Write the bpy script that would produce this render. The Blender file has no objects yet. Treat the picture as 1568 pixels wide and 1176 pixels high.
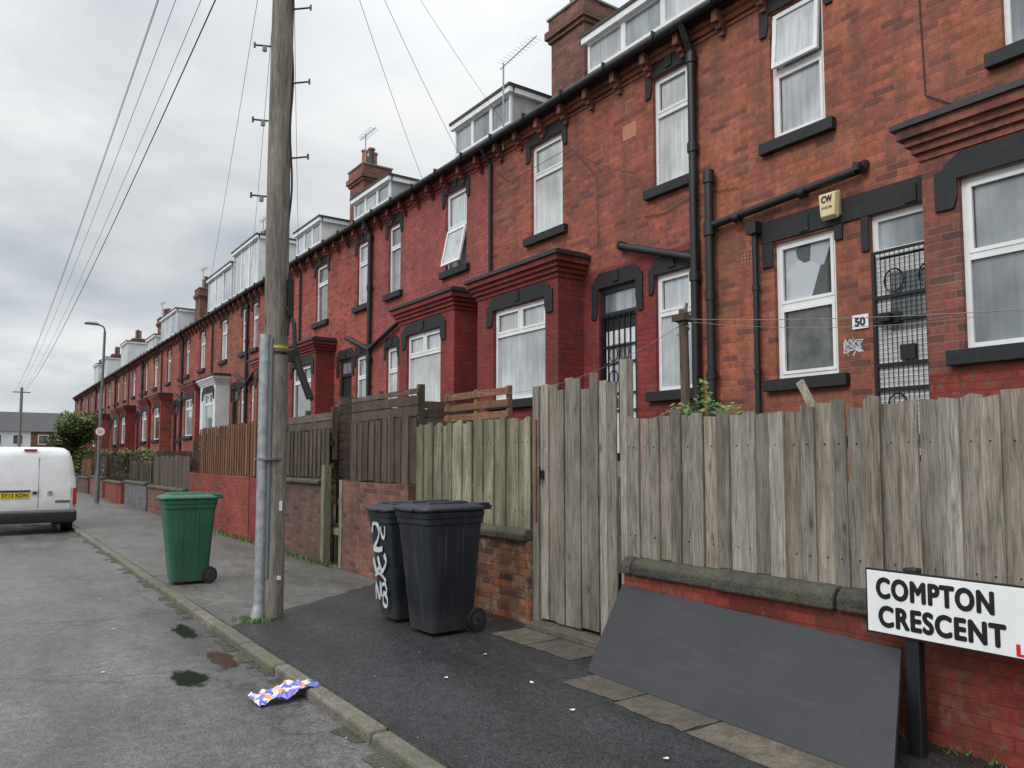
import bpy, math, random
from mathutils import Vector, Matrix
R = random.Random(7)
scene = bpy.context.scene
RZ = -.075   # road level

# ------------------------------------------------------------------ materials
class T:
    def __init__(s, name):
        s.m = bpy.data.materials.new(name); s.m.use_nodes = True
        s.nt = s.m.node_tree; s.b = s.nt.nodes["Principled BSDF"]
        s._pos = None
    def n(s, t, **kw):
        nd = s.nt.nodes.new(t)
        for k, v in kw.items(): setattr(nd, k, v)
        return nd
    def put(s, inp, v):
        if isinstance(v, bpy.types.NodeSocket): s.nt.links.new(v, inp)
        elif isinstance(v, (tuple, list)) and len(v) == 3 and inp.type == 'RGBA': inp.default_value = (*v, 1)
        else: inp.default_value = v
    def pos(s):
        if s._pos is None: s._pos = s.n('ShaderNodeNewGeometry').outputs['Position']
        return s._pos
    def obj(s): return s.n('ShaderNodeTexCoord').outputs['Object']
    def rnd(s): return s.n('ShaderNodeAttribute', attribute_name='rnd').outputs['Fac']
    def math(s, op, a, b=0.0, c=None):
        nd = s.n('ShaderNodeMath', operation=op)
        s.put(nd.inputs[0], a); s.put(nd.inputs[1], b)
        if c is not None: s.put(nd.inputs[2], c)
        return nd.outputs[0]
    def vmul(s, v, sc):
        nd = s.n('ShaderNodeVectorMath', operation='MULTIPLY'); s.put(nd.inputs[0], v); nd.inputs[1].default_value = sc
        return nd.outputs[0]
    def vadd(s, v, w):
        nd = s.n('ShaderNodeVectorMath', operation='ADD'); s.put(nd.inputs[0], v); s.put(nd.inputs[1], w)
        return nd.outputs[0]
    def noise(s, v, sc, det=4, rough=.55, out=0, dist=0.0):
        nd = s.n('ShaderNodeTexNoise'); s.put(nd.inputs['Vector'], v)
        nd.inputs['Scale'].default_value = sc; nd.inputs['Detail'].default_value = det
        nd.inputs['Roughness'].default_value = rough; nd.inputs['Distortion'].default_value = dist
        return nd.outputs[out]
    def ramp(s, f, st, interp='LINEAR'):
        nd = s.n('ShaderNodeValToRGB'); cr = nd.color_ramp; cr.interpolation = interp
        while len(cr.elements) < len(st): cr.elements.new(.5)
        for e, (p, c) in zip(cr.elements, st):
            e.position = p; e.color = (c, c, c, 1) if isinstance(c, (int, float)) else (*c, 1)
        s.put(nd.inputs[0], f); return nd.outputs[0]
    def mix(s, f, a, b, mode='MIX'):
        nd = s.n('ShaderNodeMix', data_type='RGBA', blend_type=mode)
        s.put(nd.inputs[0], f); s.put(nd.inputs[6], a); s.put(nd.inputs[7], b); return nd.outputs[2]
    def bump(s, h, st=.5, d=.01):
        nd = s.n('ShaderNodeBump'); nd.inputs['Strength'].default_value = st; nd.inputs['Distance'].default_value = d
        s.put(nd.inputs['Height'], h); s.put(s.b.inputs['Normal'], nd.outputs[0])
    def out(s, col=None, rough=None, **kw):
        if col is not None: s.put(s.b.inputs['Base Color'], col)
        if rough is not None: s.put(s.b.inputs['Roughness'], rough)
        for k, v in kw.items(): s.put(s.b.inputs[k.replace('_', ' ')], v)
        return s.m

def brick(name, c1, c2, mortar, bumpk=.6, stain=.45, speck=None, msize=.007, dark=None, moss=0.0, mfac=.7):
    t = T(name); p = t.pos()
    wob = t.vmul(t.noise(p, 6, 2, out=1), (.009, .009, .009))
    p2 = t.vadd(p, wob)
    sp = t.n('ShaderNodeSeparateXYZ'); t.put(sp.inputs[0], p2)
    cb = t.n('ShaderNodeCombineXYZ'); t.put(cb.inputs[0], t.math('ADD', sp.outputs[0], sp.outputs[1])); t.put(cb.inputs[1], sp.outputs[2])
    br = t.n('ShaderNodeTexBrick'); t.put(br.inputs['Vector'], cb.outputs[0])
    br.inputs['Scale'].default_value = 1; br.inputs['Brick Width'].default_value = .228; br.inputs['Row Height'].default_value = .076
    br.inputs['Mortar Size'].default_value = msize; br.inputs['Mortar Smooth'].default_value = .3; br.inputs['Bias'].default_value = 0
    t.put(br.inputs['Color1'], (0, 0, 0)); t.put(br.inputs['Color2'], (1, 1, 1)); t.put(br.inputs['Mortar'], (.5, .5, .5))
    dark = dark or tuple(a*.62 for a in c2)
    col = t.ramp(br.outputs['Color'], [(.0, dark), (.16, c2), (.62, c1), (1.0, tuple(min(1, a*1.16) for a in c1))])
    n1 = t.noise(p, .8, 7, .68); n2 = t.noise(p, 16, 5, .65)
    col = t.mix(1.0, col, t.ramp(n2, [(.3, .62), (.7, 1.28)]), 'MULTIPLY')
    mf = t.math('MULTIPLY', br.outputs['Fac'], t.ramp(t.noise(p, 2.2, 5, .65), [(.36, mfac*.2), (.6, mfac)]))
    col = t.mix(mf, col, mortar)
    col = t.mix(1.0, col, t.ramp(n1, [(.34, 1-stain), (.64, 1.1)]), 'MULTIPLY')
    st = t.noise(t.vmul(p, (2.6, 2.6, .22)), 1.6, 6, .7)
    col = t.mix(t.ramp(st, [(.47, 0.0), (.72, .5)]), col, (.05, .036, .03))
    ef = t.noise(t.vmul(p, (1, 1, .6)), 1.7, 5, .7)
    col = t.mix(t.ramp(ef, [(.56, 0.0), (.75, .18)]), col, (.40, .29, .23))
    if moss:
        g = t.noise(t.vadd(t.vmul(p, (1, 1, .35)), (7, 2, 4)), 1.5, 5, .65)
        col = t.mix(t.ramp(g, [(.50, 0.0), (.68, moss)]), col, (.085, .07, .028))
    if speck:
        s2 = t.noise(p, 9, 5, .7)
        col = t.mix(t.ramp(s2, [(.54, 0.0), (.62, .8)]), col, speck)
    h = t.math('SUBTRACT', t.math('MULTIPLY', n2, .4), br.outputs['Fac'])
    t.bump(h, bumpk, .014)
    return t.out(col, t.ramp(n2, [(.3, .7), (.7, .9)]))

M = {}
M['brickA'] = brick('brick_orange', (.39, .118, .064), (.30, .087, .05), (.29, .195, .15), .9, .38, moss=.4, dark=(.17, .058, .042))
M['brickB'] = brick('brick_red_brown', (.34, .095, .055), (.26, .074, .046), (.23, .145, .11), .9, .38, dark=(.15, .05, .037))
M['brickC'] = brick('brick_brown_red_bay', (.26, .078, .052), (.19, .059, .042), (.26, .20, .165), .9, .42, dark=(.11, .044, .033))
M['paintR'] = brick('brick_painted_red', (.245, .034, .031), (.225, .032, .029), (.16, .025, .023), .8, .32, msize=.006, dark=(.19, .029, .026), mfac=.6)
M['paintP'] = brick('brick_painted_dull_red', (.33, .078, .068), (.30, .071, .062), (.23, .056, .05), .8, .28, msize=.006, dark=(.26, .063, .055), mfac=.6)
M['brickD'] = brick('brick_bright_red', (.39, .085, .058), (.31, .068, .047), (.23, .105, .08), .8, .38)
M['brickE'] = brick('brick_brown', (.25, .10, .072), (.17, .069, .052), (.19, .14, .115), .8, .42)
M['brickW'] = brick('brick_worn_mottled', (.46, .16, .066), (.22, .078, .045), (.22, .19, .155), 1.0, .45, speck=(.36, .30, .23), msize=.011, dark=(.065, .04, .033), moss=.5, mfac=.9)
M['brickK'] = brick('brick_dark_garden', (.16, .072, .057), (.11, .054, .045), (.11, .085, .07), .9, .42, moss=.4)
M['paintG'] = brick('brick_painted_grey', (.15, .165, .18), (.13, .145, .16), (.10, .11, .12), .6, .5, speck=(.2, .05, .035))
M['paintLow'] = brick('brick_painted_bright_red', (.32, .045, .028), (.285, .040, .028), (.18, .033, .022), 1.0, .52, speck=(.17, .09, .06), msize=.007, moss=.4, mfac=.7)
HB = ['brickA', 'brickB', 'paintP', 'brickD', 'brickE']

def simple(name, c, rough=.6, var=.25, sc=8, bumpk=.1, bd=.004, **kw):
    t = T(name); p = t.obj(); n = t.noise(p, sc, 6, .65)
    col = t.mix(1.0, c, t.ramp(n, [(.3, 1-var), (.7, 1+var*.4)]), 'MULTIPLY')
    if bumpk: t.bump(n, bumpk, bd)
    return t.out(col, rough, **kw)
t = T('black_painted_stone'); p = t.pos(); n = t.noise(p, 14, 6, .7); n2 = t.noise(p, 3, 5, .7)
col = t.ramp(n, [(.3, (.006, .0065, .008)), (.7, (.018, .019, .022))]); col = t.mix(t.ramp(n2, [(.58, 0.0), (.74, .4)]), col, (.055, .05, .046))
t.bump(n, .4, .006); M['blackstone'] = t.out(col, .65)
M['blackmetal'] = simple('black_iron_pipe', (.013, .014, .016), .42, .4, 9, .15)
M['upvc'] = simple('white_upvc', (.82, .83, .83), .35, .16, 3, 0)
M['slate'] = simple('roof_slate', (.06, .06, .065), .6, .4, 6, .3)
M['lead'] = simple('dark_lead', (.035, .035, .038), .55, .3, 5, .2)
M['white'] = simple('white_boarding', (.70, .71, .72), .5, .2, 3, .05)
M['greybd'] = simple('grey_cladding', (.42, .43, .43), .6, .3, 4, .1)
M['terra'] = simple('terracotta', (.34, .14, .08), .7, .3, 10, .1)
M['patch'] = simple('pale_brick_patch', (.47, .21, .13), .8, .25, 20, .2)
M['cream'] = simple('cream_plastic', (.70, .60, .34), .4, .15, 10, 0)
M['dkdoor'] = simple('dark_door', (.02, .025, .03), .4, .2, 5, 0)
M['whdoor'] = simple('pale_door', (.76, .77, .78), .45, .2, 5, 0)
M['galv'] = simple('galvanised_steel', (.40, .42, .44), .45, .4, 12, .05, Metallic=.5)
M['lampgrey'] = simple('lamp_column_grey', (.16, .17, .18), .45, .2, 4, 0, Metallic=.3)
M['rubber'] = simple('black_rubber', (.013, .013, .014), .7, .3, 20, .1)
M['concrete'] = simple('concrete', (.25, .24, .22), .85, .3, 6, .3)
M['wire'] = simple('cable', (.02, .02, .022), .6, .1, 3, 0)
M['yellow'] = simple('yellow_band', (.6, .48, .04), .5, .2, 6, 0)
M['signwhite'] = simple('sign_white', (.84, .85, .85), .3, .1, 3, 0)
M['signblack'] = simple('sign_black', (.010, .010, .011), .4, .1, 3, 0)
M['signred'] = simple('sign_red', (.6, .02, .02), .4, .1, 3, 0)
M['graf'] = simple('white_spray_paint', (.58, .61, .63), .6, .3, 14, 0)
M['vanpaint'] = simple('van_white_paint', (.78, .79, .80), .28, .14, 2.5, 0, Coat_Weight=.5)
M['vandark'] = simple('van_dark_plastic', (.03, .031, .033), .55, .2, 6, 0)
M['seam'] = simple('van_panel_gap', (.05, .05, .05), .7, .1, 6, 0)
M['redlens'] = simple('red_lens', (.42, .02, .02), .15, .1, 6, 0)
M['plate'] = simple('number_plate_yellow', (.80, .56, .02), .4, .05, 6, 0)
M['carglass'] = simple('car_glass', (.02, .022, .025), .05, .1, 6, 0)
M['paper'] = simple('litter_white', (.75, .75, .73), .7, .15, 6, 0)

def glass(name, c0, c1, sc=22, rough=.05, lo=.62):
    t = T(name); p = t.pos()
    f = t.noise(t.vmul(p, (1, 1, .05)), sc, 3, .5)
    g = t.noise(t.vmul(p, (1, 1, .7)), 1.5, 3, .5)
    col = t.ramp(f, [(.32, c0), (.68, c1)])
    col = t.mix(1.0, col, t.ramp(g, [(.35, lo), (.62, 1.06)]), 'MULTIPLY')
    h = t.noise(p, 1.5, 1); t.bump(h, .04, .02)
    return t.out(col, rough, Coat_Weight=1.0, Coat_Roughness=.03)
M['net'] = glass('window_net_curtain', (.42, .45, .48), (.62, .65, .67))
M['net2'] = glass('window_pale_curtain', (.52, .54, .55), (.70, .72, .72), 30)
M['dkglass'] = glass('window_dark_glass', (.05, .055, .06), (.20, .21, .22), 3, lo=.4)
M['midglass'] = glass('window_grey_glass', (.20, .23, .25), (.40, .44, .47), 6, lo=.5)
t = T('window_dark_with_poster'); p = t.pos(); v = t.n('ShaderNodeTexVoronoi'); t.put(v.inputs['Vector'], t.vmul(p, (1, 1.3, 1))); v.inputs['Scale'].default_value = 3.6
M['poster'] = t.out(t.ramp(v.outputs['Color'], [(.0, (.05, .055, .055)), (.34, (.38, .42, .45)), (.55, (.09, .10, .10)), (.68, (.46, .50, .53))], 'CONSTANT'), .05, Coat_Weight=1.0, Coat_Roughness=.03)
t = T('window_dark_interior'); p = t.pos(); n = t.noise(p, 3.0, 4, .6)
M['interior'] = t.out(t.ramp(n, [(.35, (.04, .042, .042)), (.6, (.14, .145, .14)), (.72, (.24, .24, .22))]), .05, Coat_Weight=1.0, Coat_Roughness=.03)

def wood(name, dark, light, horiz=False, moss=0.3, knots=True, var=(.6, 1.2), tint=None, grime=.55):
    t = T(name); p = t.pos(); r = t.rnd()
    off = t.n('ShaderNodeCombineXYZ')
    for i in range(3): t.put(off.inputs[i], t.math('MULTIPLY', r, 37.0 + i*11))
    p2 = t.vadd(p, off.outputs[0])
    sc = (3, 1.2, 16) if horiz else (14, 14, .9)
    g = t.noise(t.vmul(p2, sc), 3.2, 8, .7, dist=1.1)
    g2 = t.noise(t.vmul(p2, (sc[0]*3, sc[1]*3, sc[2]*3) if horiz else (60, 60, 1.6)), 3, 4, .6)
    col = t.ramp(g, [(.34, dark), (.5, tuple(a*.35+b*.65 for a, b in zip(dark, light))), (.66, light)])
    col = t.mix(1.0, col, t.ramp(g2, [(.3, .68), (.65, 1.14)]), 'MULTIPLY')
    if knots:
        v = t.n('ShaderNodeTexVoronoi'); t.put(v.inputs['Vector'], t.vmul(p2, (5, 5, 2.0))); v.inputs['Scale'].default_value = 1.3
        col = t.mix(t.ramp(v.outputs['Distance'], [(.05, .85), (.10, .35), (.17, 0.0)]), col, tuple(a*.45 for a in dark))
    col = t.mix(1.0, col, t.ramp(r, [(0, var[0]), (1, var[1])]), 'MULTIPLY')
    if tint:
        r2 = t.math('FRACT', t.math('MULTIPLY', r, 13.7))
        col = t.mix(t.ramp(r2, [(.35, 0.0), (.95, .5)]), col, t.mix(1.0, col, tint, 'MULTIPLY'))
    s = t.noise(p, 1.4, 5, .65)
    col = t.mix(t.ramp(s, [(.42, 0.0), (.7, moss)]), col, (.12, .13, .05))
    s2 = t.noise(t.vmul(p, (3, 3, .5)), 1.5, 6, .75)
    col = t.mix(1.0, col, t.ramp(s2, [(.38, grime), (.6, 1.05)]), 'MULTIPLY')
    t.bump(t.math('ADD', g, g2), .7, .008)
    return t.out(col, .85)
M['woodgrey'] = wood('weathered_fence_wood', (.165, .142, .116), (.47, .43, .375), moss=.18, var=(.6, 1.12), tint=(1.0, .90, .76), grime=.6)
M['woodgreen'] = wood('mossy_fence_wood', (.17, .16, .10), (.46, .44, .31), moss=.65)
M['wooddark'] = wood('dark_brown_fence', (.05, .034, .026), (.14, .10, .075), moss=.2)
M['wooddarkh'] = wood('dark_brown_slats', (.055, .038, .03), (.18, .13, .10), True, .2)
M['woodorange'] = wood('orange_brown_fence', (.12, .05, .022), (.29, .125, .055), moss=.05)
M['woodbench'] = wood('orange_wood_bench', (.22, .10, .05), (.44, .24, .13), True, 0)
M['pole'] = wood('telegraph_pole_wood', (.12, .105, .088), (.36, .32, .275), moss=.15, var=(1, 1))

def stone(name, c0, c1, moss, ms=.5):
    t = T(name); p = t.pos(); r = t.rnd()
    n = t.noise(p, 7, 8, .7); n2 = t.noise(p, 45, 4, .6)
    col = t.ramp(n, [(.3, c0), (.7, c1)])
    col = t.mix(1.0, col, t.ramp(n2, [(.3, .6), (.7, 1.25)]), 'MULTIPLY')
    col = t.mix(1.0, col, t.ramp(r, [(0, .7), (1, 1.15)]), 'MULTIPLY')
    col = t.mix(t.ramp(t.noise(p, 2.3, 6, .7), [(.42, 0.0), (.65, ms)]), col, moss)
    t.bump(t.math('ADD', n, n2), .9, .014)
    return t.out(col, .75)
M['coping'] = stone('dark_coping_stone', (.022, .022, .02), (.10, .09, .078), (.10, .11, .04))
M['kerb'] = stone('kerb_stone', (.09, .085, .07), (.25, .23, .19), (.11, .115, .055), .75)
M['flag'] = stone('flagstone', (.07, .06, .045), (.19, .16, .115), (.05, .05, .045), .7)
M['dirt'] = stone('gutter_dirt', (.035, .032, .026), (.10, .09, .07), (.06, .07, .03), .6)

def asphalt(name, c0, c1, r0, r1, chips=.5, sc=1.0, crack=True, bk=.5):
    t = T(name); p = t.pos()
    n = t.noise(t.vmul(p, (1, .35, 1)), 1.3*sc, 7, .65); n2 = t.noise(p, 160, 3, .6); n3 = t.noise(p, 9, 6, .7)
    col = t.ramp(n, [(.3, c0), (.7, c1)])
    col = t.mix(1.0, col, t.ramp(n3, [(.3, .66), (.7, 1.28)]), 'MULTIPLY')
    v = t.n('ShaderNodeTexVoronoi'); t.put(v.inputs['Vector'], p); v.inputs['Scale'].default_value = 85
    col = t.mix(1.0, col, t.ramp(v.outputs['Color'], [(.2, 1-chips), (.85, 1+chips)]), 'MULTIPLY')
    if crack:
        c = t.n('ShaderNodeTexVoronoi', feature='DISTANCE_TO_EDGE'); t.put(c.inputs['Vector'], t.vadd(p, t.vmul(t.noise(p, 2.5, 4, out=1), (.9, .9, 0)))); c.inputs['Scale'].default_value = .38
        col = t.mix(t.ramp(c.outputs['Distance'], [(.0, .6), (.010, 0.0)]), col, (.015, .015, .014))
    w = t.noise(t.vadd(t.vmul(p, (1.5, .4, 1)), (5, 3, 0)), 1.1, 8, .72)
    rough = t.ramp(w, [(.36, r0), (.66, r1)])
    col = t.mix(1.0, col, t.ramp(w, [(.36, .76), (.66, 1.14)]), 'MULTIPLY')
    t.bump(t.math('ADD', v.outputs['Distance'], n2), bk, .006)
    return t.out(col, rough)
M['road'] = asphalt('damp_road_asphalt', (.080, .080, .079), (.155, .152, .147), .27, .50, chips=.35, bk=.5)
M['pave'] = asphalt('old_pavement_asphalt', (.078, .075, .069), (.155, .15, .135), .36, .62, chips=.35)
M['newtar'] = asphalt('new_dark_asphalt', (.022, .023, .025), (.040, .041, .045), .36, .60, chips=.65, crack=False, bk=.75)
M['soil'] = asphalt('ground_soil', (.06, .055, .04), (.11, .10, .07), .8, .9, crack=False)
def pudmat(name, c, a, rough=.04):
    t = T(name); p = t.obj(); ln = t.n('ShaderNodeVectorMath', operation='LENGTH'); t.put(ln.inputs[0], p)
    e = t.math('ADD', ln.outputs['Value'], t.math('MULTIPLY', t.noise(t.vadd(t.pos(), p), 1.6, 5, .6), 1.1))
    k = t.math('MINIMUM', t.math('MAXIMUM', t.math('MULTIPLY', t.math('SUBTRACT', 1.22, e), 5.0), 0.0), 1.0)
    t.put(t.b.inputs['Alpha'], t.math('MULTIPLY', k, a)); return t.out(c, rough)
M['puddle'] = pudmat('puddle_water', (.022, .022, .016), .92); M['puddle2'] = pudmat('puddle_rusty', (.055, .030, .020), .7, .12)
def binmat(name, c):
    t = T(name); p = t.obj(); n = t.noise(p, 3, 6, .65); n2 = t.noise(t.vmul(p, (9, 9, 1)), 2, 4, .6)
    col = t.mix(1.0, c, t.ramp(n, [(.3, .7), (.7, 1.25)]), 'MULTIPLY')
    col = t.mix(t.ramp(n2, [(.52, 0.0), (.75, .14)]), col, (.2, .2, .18))
    sp = t.n('ShaderNodeSeparateXYZ'); t.put(sp.inputs[0], p)
    low = t.math('MULTIPLY', t.math('SUBTRACT', 1.0, t.math('MINIMUM', t.math('MULTIPLY', sp.outputs[2], 4.0), 1.0)), .35)
    col = t.mix(low, col, (.10, .09, .07))
    t.bump(t.noise(p, 90, 2), .08, .002)
    return t.out(col, t.ramp(n, [(.3, .38), (.7, .58)]))
M['binblack'] = binmat('bin_black_plastic', (.013, .016, .024))
M['bingreen'] = binmat('bin_green_plastic', (.018, .105, .055))
t = T('leaning_slab_grey'); p = t.pos(); n = t.noise(p, 2.2, 5, .6); n2 = t.noise(p, 30, 5, .7); n3 = t.noise(t.vmul(p, (3, .6, 3)), 4, 5, .7)
col = t.ramp(n, [(.3, (.017, .018, .021)), (.7, (.032, .033, .038))])
col = t.mix(t.ramp(n2, [(.66, 0.0), (.74, .2)]), col, (.22, .22, .22)); col = t.mix(t.ramp(n3, [(.56, 0.0), (.8, .3)]), col, (.10, .10, .10)); t.bump(n2, .25, .003)
M['slab'] = t.out(col, t.ramp(n, [(.3, .45), (.7, .65)]))
t = T('crisp_packet_print'); v = t.n('ShaderNodeTexVoronoi'); t.put(v.inputs['Vector'], t.obj()); v.inputs['Scale'].default_value = 22
M['packet'] = t.out(t.ramp(v.outputs['Color'], [(.0, (.08, .12, .6)), (.40, (.20, .18, .68)), (.48, (.8, .3, .05)), (.56, (.8, .77, .7)), (.8, (.75, .5, .45))], 'CONSTANT'), .3)
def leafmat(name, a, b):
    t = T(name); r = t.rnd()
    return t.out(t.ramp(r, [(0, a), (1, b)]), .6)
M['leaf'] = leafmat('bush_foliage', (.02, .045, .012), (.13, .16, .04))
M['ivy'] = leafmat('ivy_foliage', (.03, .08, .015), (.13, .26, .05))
M['bark'] = simple('bark', (.07, .05, .035), .9, .4, 12, .5)

# ------------------------------------------------------------------ mesh builder
class MB:
    def __init__(s): s.v = []; s.f = []; s.m = []; s.r = []; s.mats = []
    def mi(s, m):
        if m not in s.mats: s.mats.append(m)
        return s.mats.index(m)
    def face(s, pts, m, r=None):
        i = len(s.v); s.v.extend([tuple(q) for q in pts]); s.f.append(tuple(range(i, i+len(pts))))
        s.m.append(s.mi(m)); s.r.append(R.random() if r is None else r)
    def mesh(s, vs, fs, m, r=None):
        i = len(s.v); s.v.extend([tuple(q) for q in vs]); k = s.mi(m); rr = R.random() if r is None else r
        for f in fs: s.f.append(tuple(i+j for j in f)); s.m.append(k); s.r.append(rr)
    def box(s, x0, x1, y0, y1, z0, z1, m, r=None, M4=None):
        vs = [Vector((x, y, z)) for z in (z0, z1) for y in (y0, y1) for x in (x0, x1)]
        if M4 is not None: vs = [M4 @ q for q in vs]
        s.mesh(vs, [(0, 2, 3, 1), (4, 5, 7, 6), (0, 1, 5, 4), (2, 6, 7, 3), (0, 4, 6, 2), (1, 3, 7, 5)], m, r)
    def cyl(s, p0, p1, r0, r1=None, n=12, m='blackmetal', r=None):
        r1 = r0 if r1 is None else r1; p0 = Vector(p0); p1 = Vector(p1); d = (p1-p0).normalized()
        a = d.orthogonal().normalized(); b = d.cross(a)
        vs = []
        for pp, rad in ((p0, r0), (p1, r1)):
            for i in range(n):
                an = 2*math.pi*i/n; vs.append(pp + a*math.cos(an)*rad + b*math.sin(an)*rad)
        fs = [(i, (i+1) % n, n+(i+1) % n, n+i) for i in range(n)] + [tuple(range(n-1, -1, -1)), tuple(range(n, 2*n))]
        s.mesh(vs, fs, m, r)
    def loft(s, secs, m, cap=True):
        n = len(secs[0]); vs = [q for sec in secs for q in sec]; fs = []
        for k in range(len(secs)-1):
            for i in range(n): fs.append((k*n+i, k*n+(i+1) % n, (k+1)*n+(i+1) % n, (k+1)*n+i))
        if cap: fs.append(tuple(range(n-1, -1, -1))); fs.append(tuple((len(secs)-1)*n+i for i in range(n)))
        s.mesh(vs, fs, m)
    def build(s, name, parent=None, bevel=0, smooth=False, loc=None, rot=None):
        me = bpy.data.meshes.new(name); me.from_pydata(s.v, [], s.f); me.update()
        for m in s.mats: me.materials.append(M[m])
        me.polygons.foreach_set('material_index', s.m)
        at = me.attributes.new('rnd', 'FLOAT', 'FACE'); at.data.foreach_set('value', s.r)
        if smooth:
            me.polygons.foreach_set('use_smooth', [True]*len(me.polygons))
            try: me.set_sharp_from_angle(angle=math.radians(40))
            except Exception: pass
        ob = bpy.data.objects.new(name, me); scene.collection.objects.link(ob)
        if parent is not None: ob.parent = parent
        if loc: ob.location = loc
        if rot: ob.rotation_euler = rot
        if bevel:
            md = ob.modifiers.new('bevel', 'BEVEL'); md.width = bevel; md.segments = 2; md.limit_method = 'ANGLE'
        return ob
def empty(name, loc=(0, 0, 0), rot=(0, 0, 0)):
    e = bpy.data.objects.new(name, None); e.empty_display_size = .2; e.location = loc; e.rotation_euler = rot
    scene.collection.objects.link(e); return e
def rr(hx, hy, r, z, cx=0, cy=0, n=4):
    out = []
    for (sx, sy, a0) in ((1, 1, 0), (-1, 1, 90), (-1, -1, 180), (1, -1, 270)):
        for i in range(n+1):
            a = math.radians(a0 + 90*i/n)
            out.append((cx + sx*(hx-r) + r*math.cos(a), cy + sy*(hy-r) + r*math.sin(a), z))
    return out
def text_mesh(txt, name, mat, w, h, M4, parent, bold=0.0, space=1.0):
    cu = bpy.data.curves.new(name, 'FONT'); cu.body = txt; cu.size = 1; cu.space_character = space
    o = bpy.data.objects.new(name+'_tmp', cu); scene.collection.objects.link(o)
    bpy.context.view_layer.update()
    me0 = bpy.data.meshes.new_from_object(o.evaluated_get(bpy.context.evaluated_depsgraph_get()))
    bpy.data.objects.remove(o)
    xs = [v.co.x for v in me0.vertices]; ys = [v.co.y for v in me0.vertices]
    x0, x1, y0, y1 = min(xs), max(xs), min(ys), max(ys)
    base = [((v.co.x-x0)/(x1-x0)*w, (v.co.y-y0)/(y1-y0)*h) for v in me0.vertices]
    fs0 = [tuple(p.vertices) for p in me0.polygons]; vs, fs = [], []
    offs = [(0, 0)] if not bold else [(bold*math.cos(a), bold*math.sin(a)) for a in [k*math.pi/4 for k in range(8)]]
    for k, (dx, dy) in enumerate(offs):
        o_ = len(vs); vs += [M4 @ Vector((x+dx, y+dy, k*.00012)) for x, y in base]; fs += [tuple(o_+i for i in f) for f in fs0]
    me = bpy.data.meshes.new(name); me.from_pydata(vs, [], fs); me.update(); me.materials.append(M[mat])
    ob = bpy.data.objects.new(name, me); scene.collection.objects.link(ob); ob.parent = parent; return ob
def facing_road(x, y, z):
    return Matrix(((0, 0, -1, x), (-1, 0, 0, y), (0, 1, 0, z), (0, 0, 0, 1)))

# ------------------------------------------------------------------ houses
XF = 7.6; XB = 7.1
def roofz(x): return 7.38 + .7*(x-7.4)
def wall_open(mb, X, y0, y1, z0, z1, ops, matfn, depth=.11):
    ys = sorted({y0, y1, *[o[0] for o in ops], *[o[1] for o in ops]})
    zs = sorted({z0, z1, 2.38, 4.45, *[o[2] for o in ops], *[o[3] for o in ops]})
    zs = [z for z in zs if z0 <= z <= z1]
    for a, b in zip(ys, ys[1:]):
        for c, d in zip(zs, zs[1:]):
            ym, zm = (a+b)/2, (c+d)/2
            if any(o[0] < ym < o[1] and o[2] < zm < o[3] for o in ops): continue
            mb.face([(X, a, c), (X, a, d), (X, b, d), (X, b, c)], matfn(zm))
    for (a, b, c, d) in ops:
        m = matfn((c+d)/2)
        mb.face([(X, a, c), (X+depth, a, c), (X+depth, a, d), (X, a, d)], m)
        mb.face([(X, b, c), (X, b, d), (X+depth, b, d), (X+depth, b, c)], m)
        mb.face([(X, a, d), (X+depth, a, d), (X+depth, b, d), (X, b, d)], m)
        mb.face([(X, a, c), (X, b, c), (X+depth, b, c), (X+depth, a, c)], m)
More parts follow.
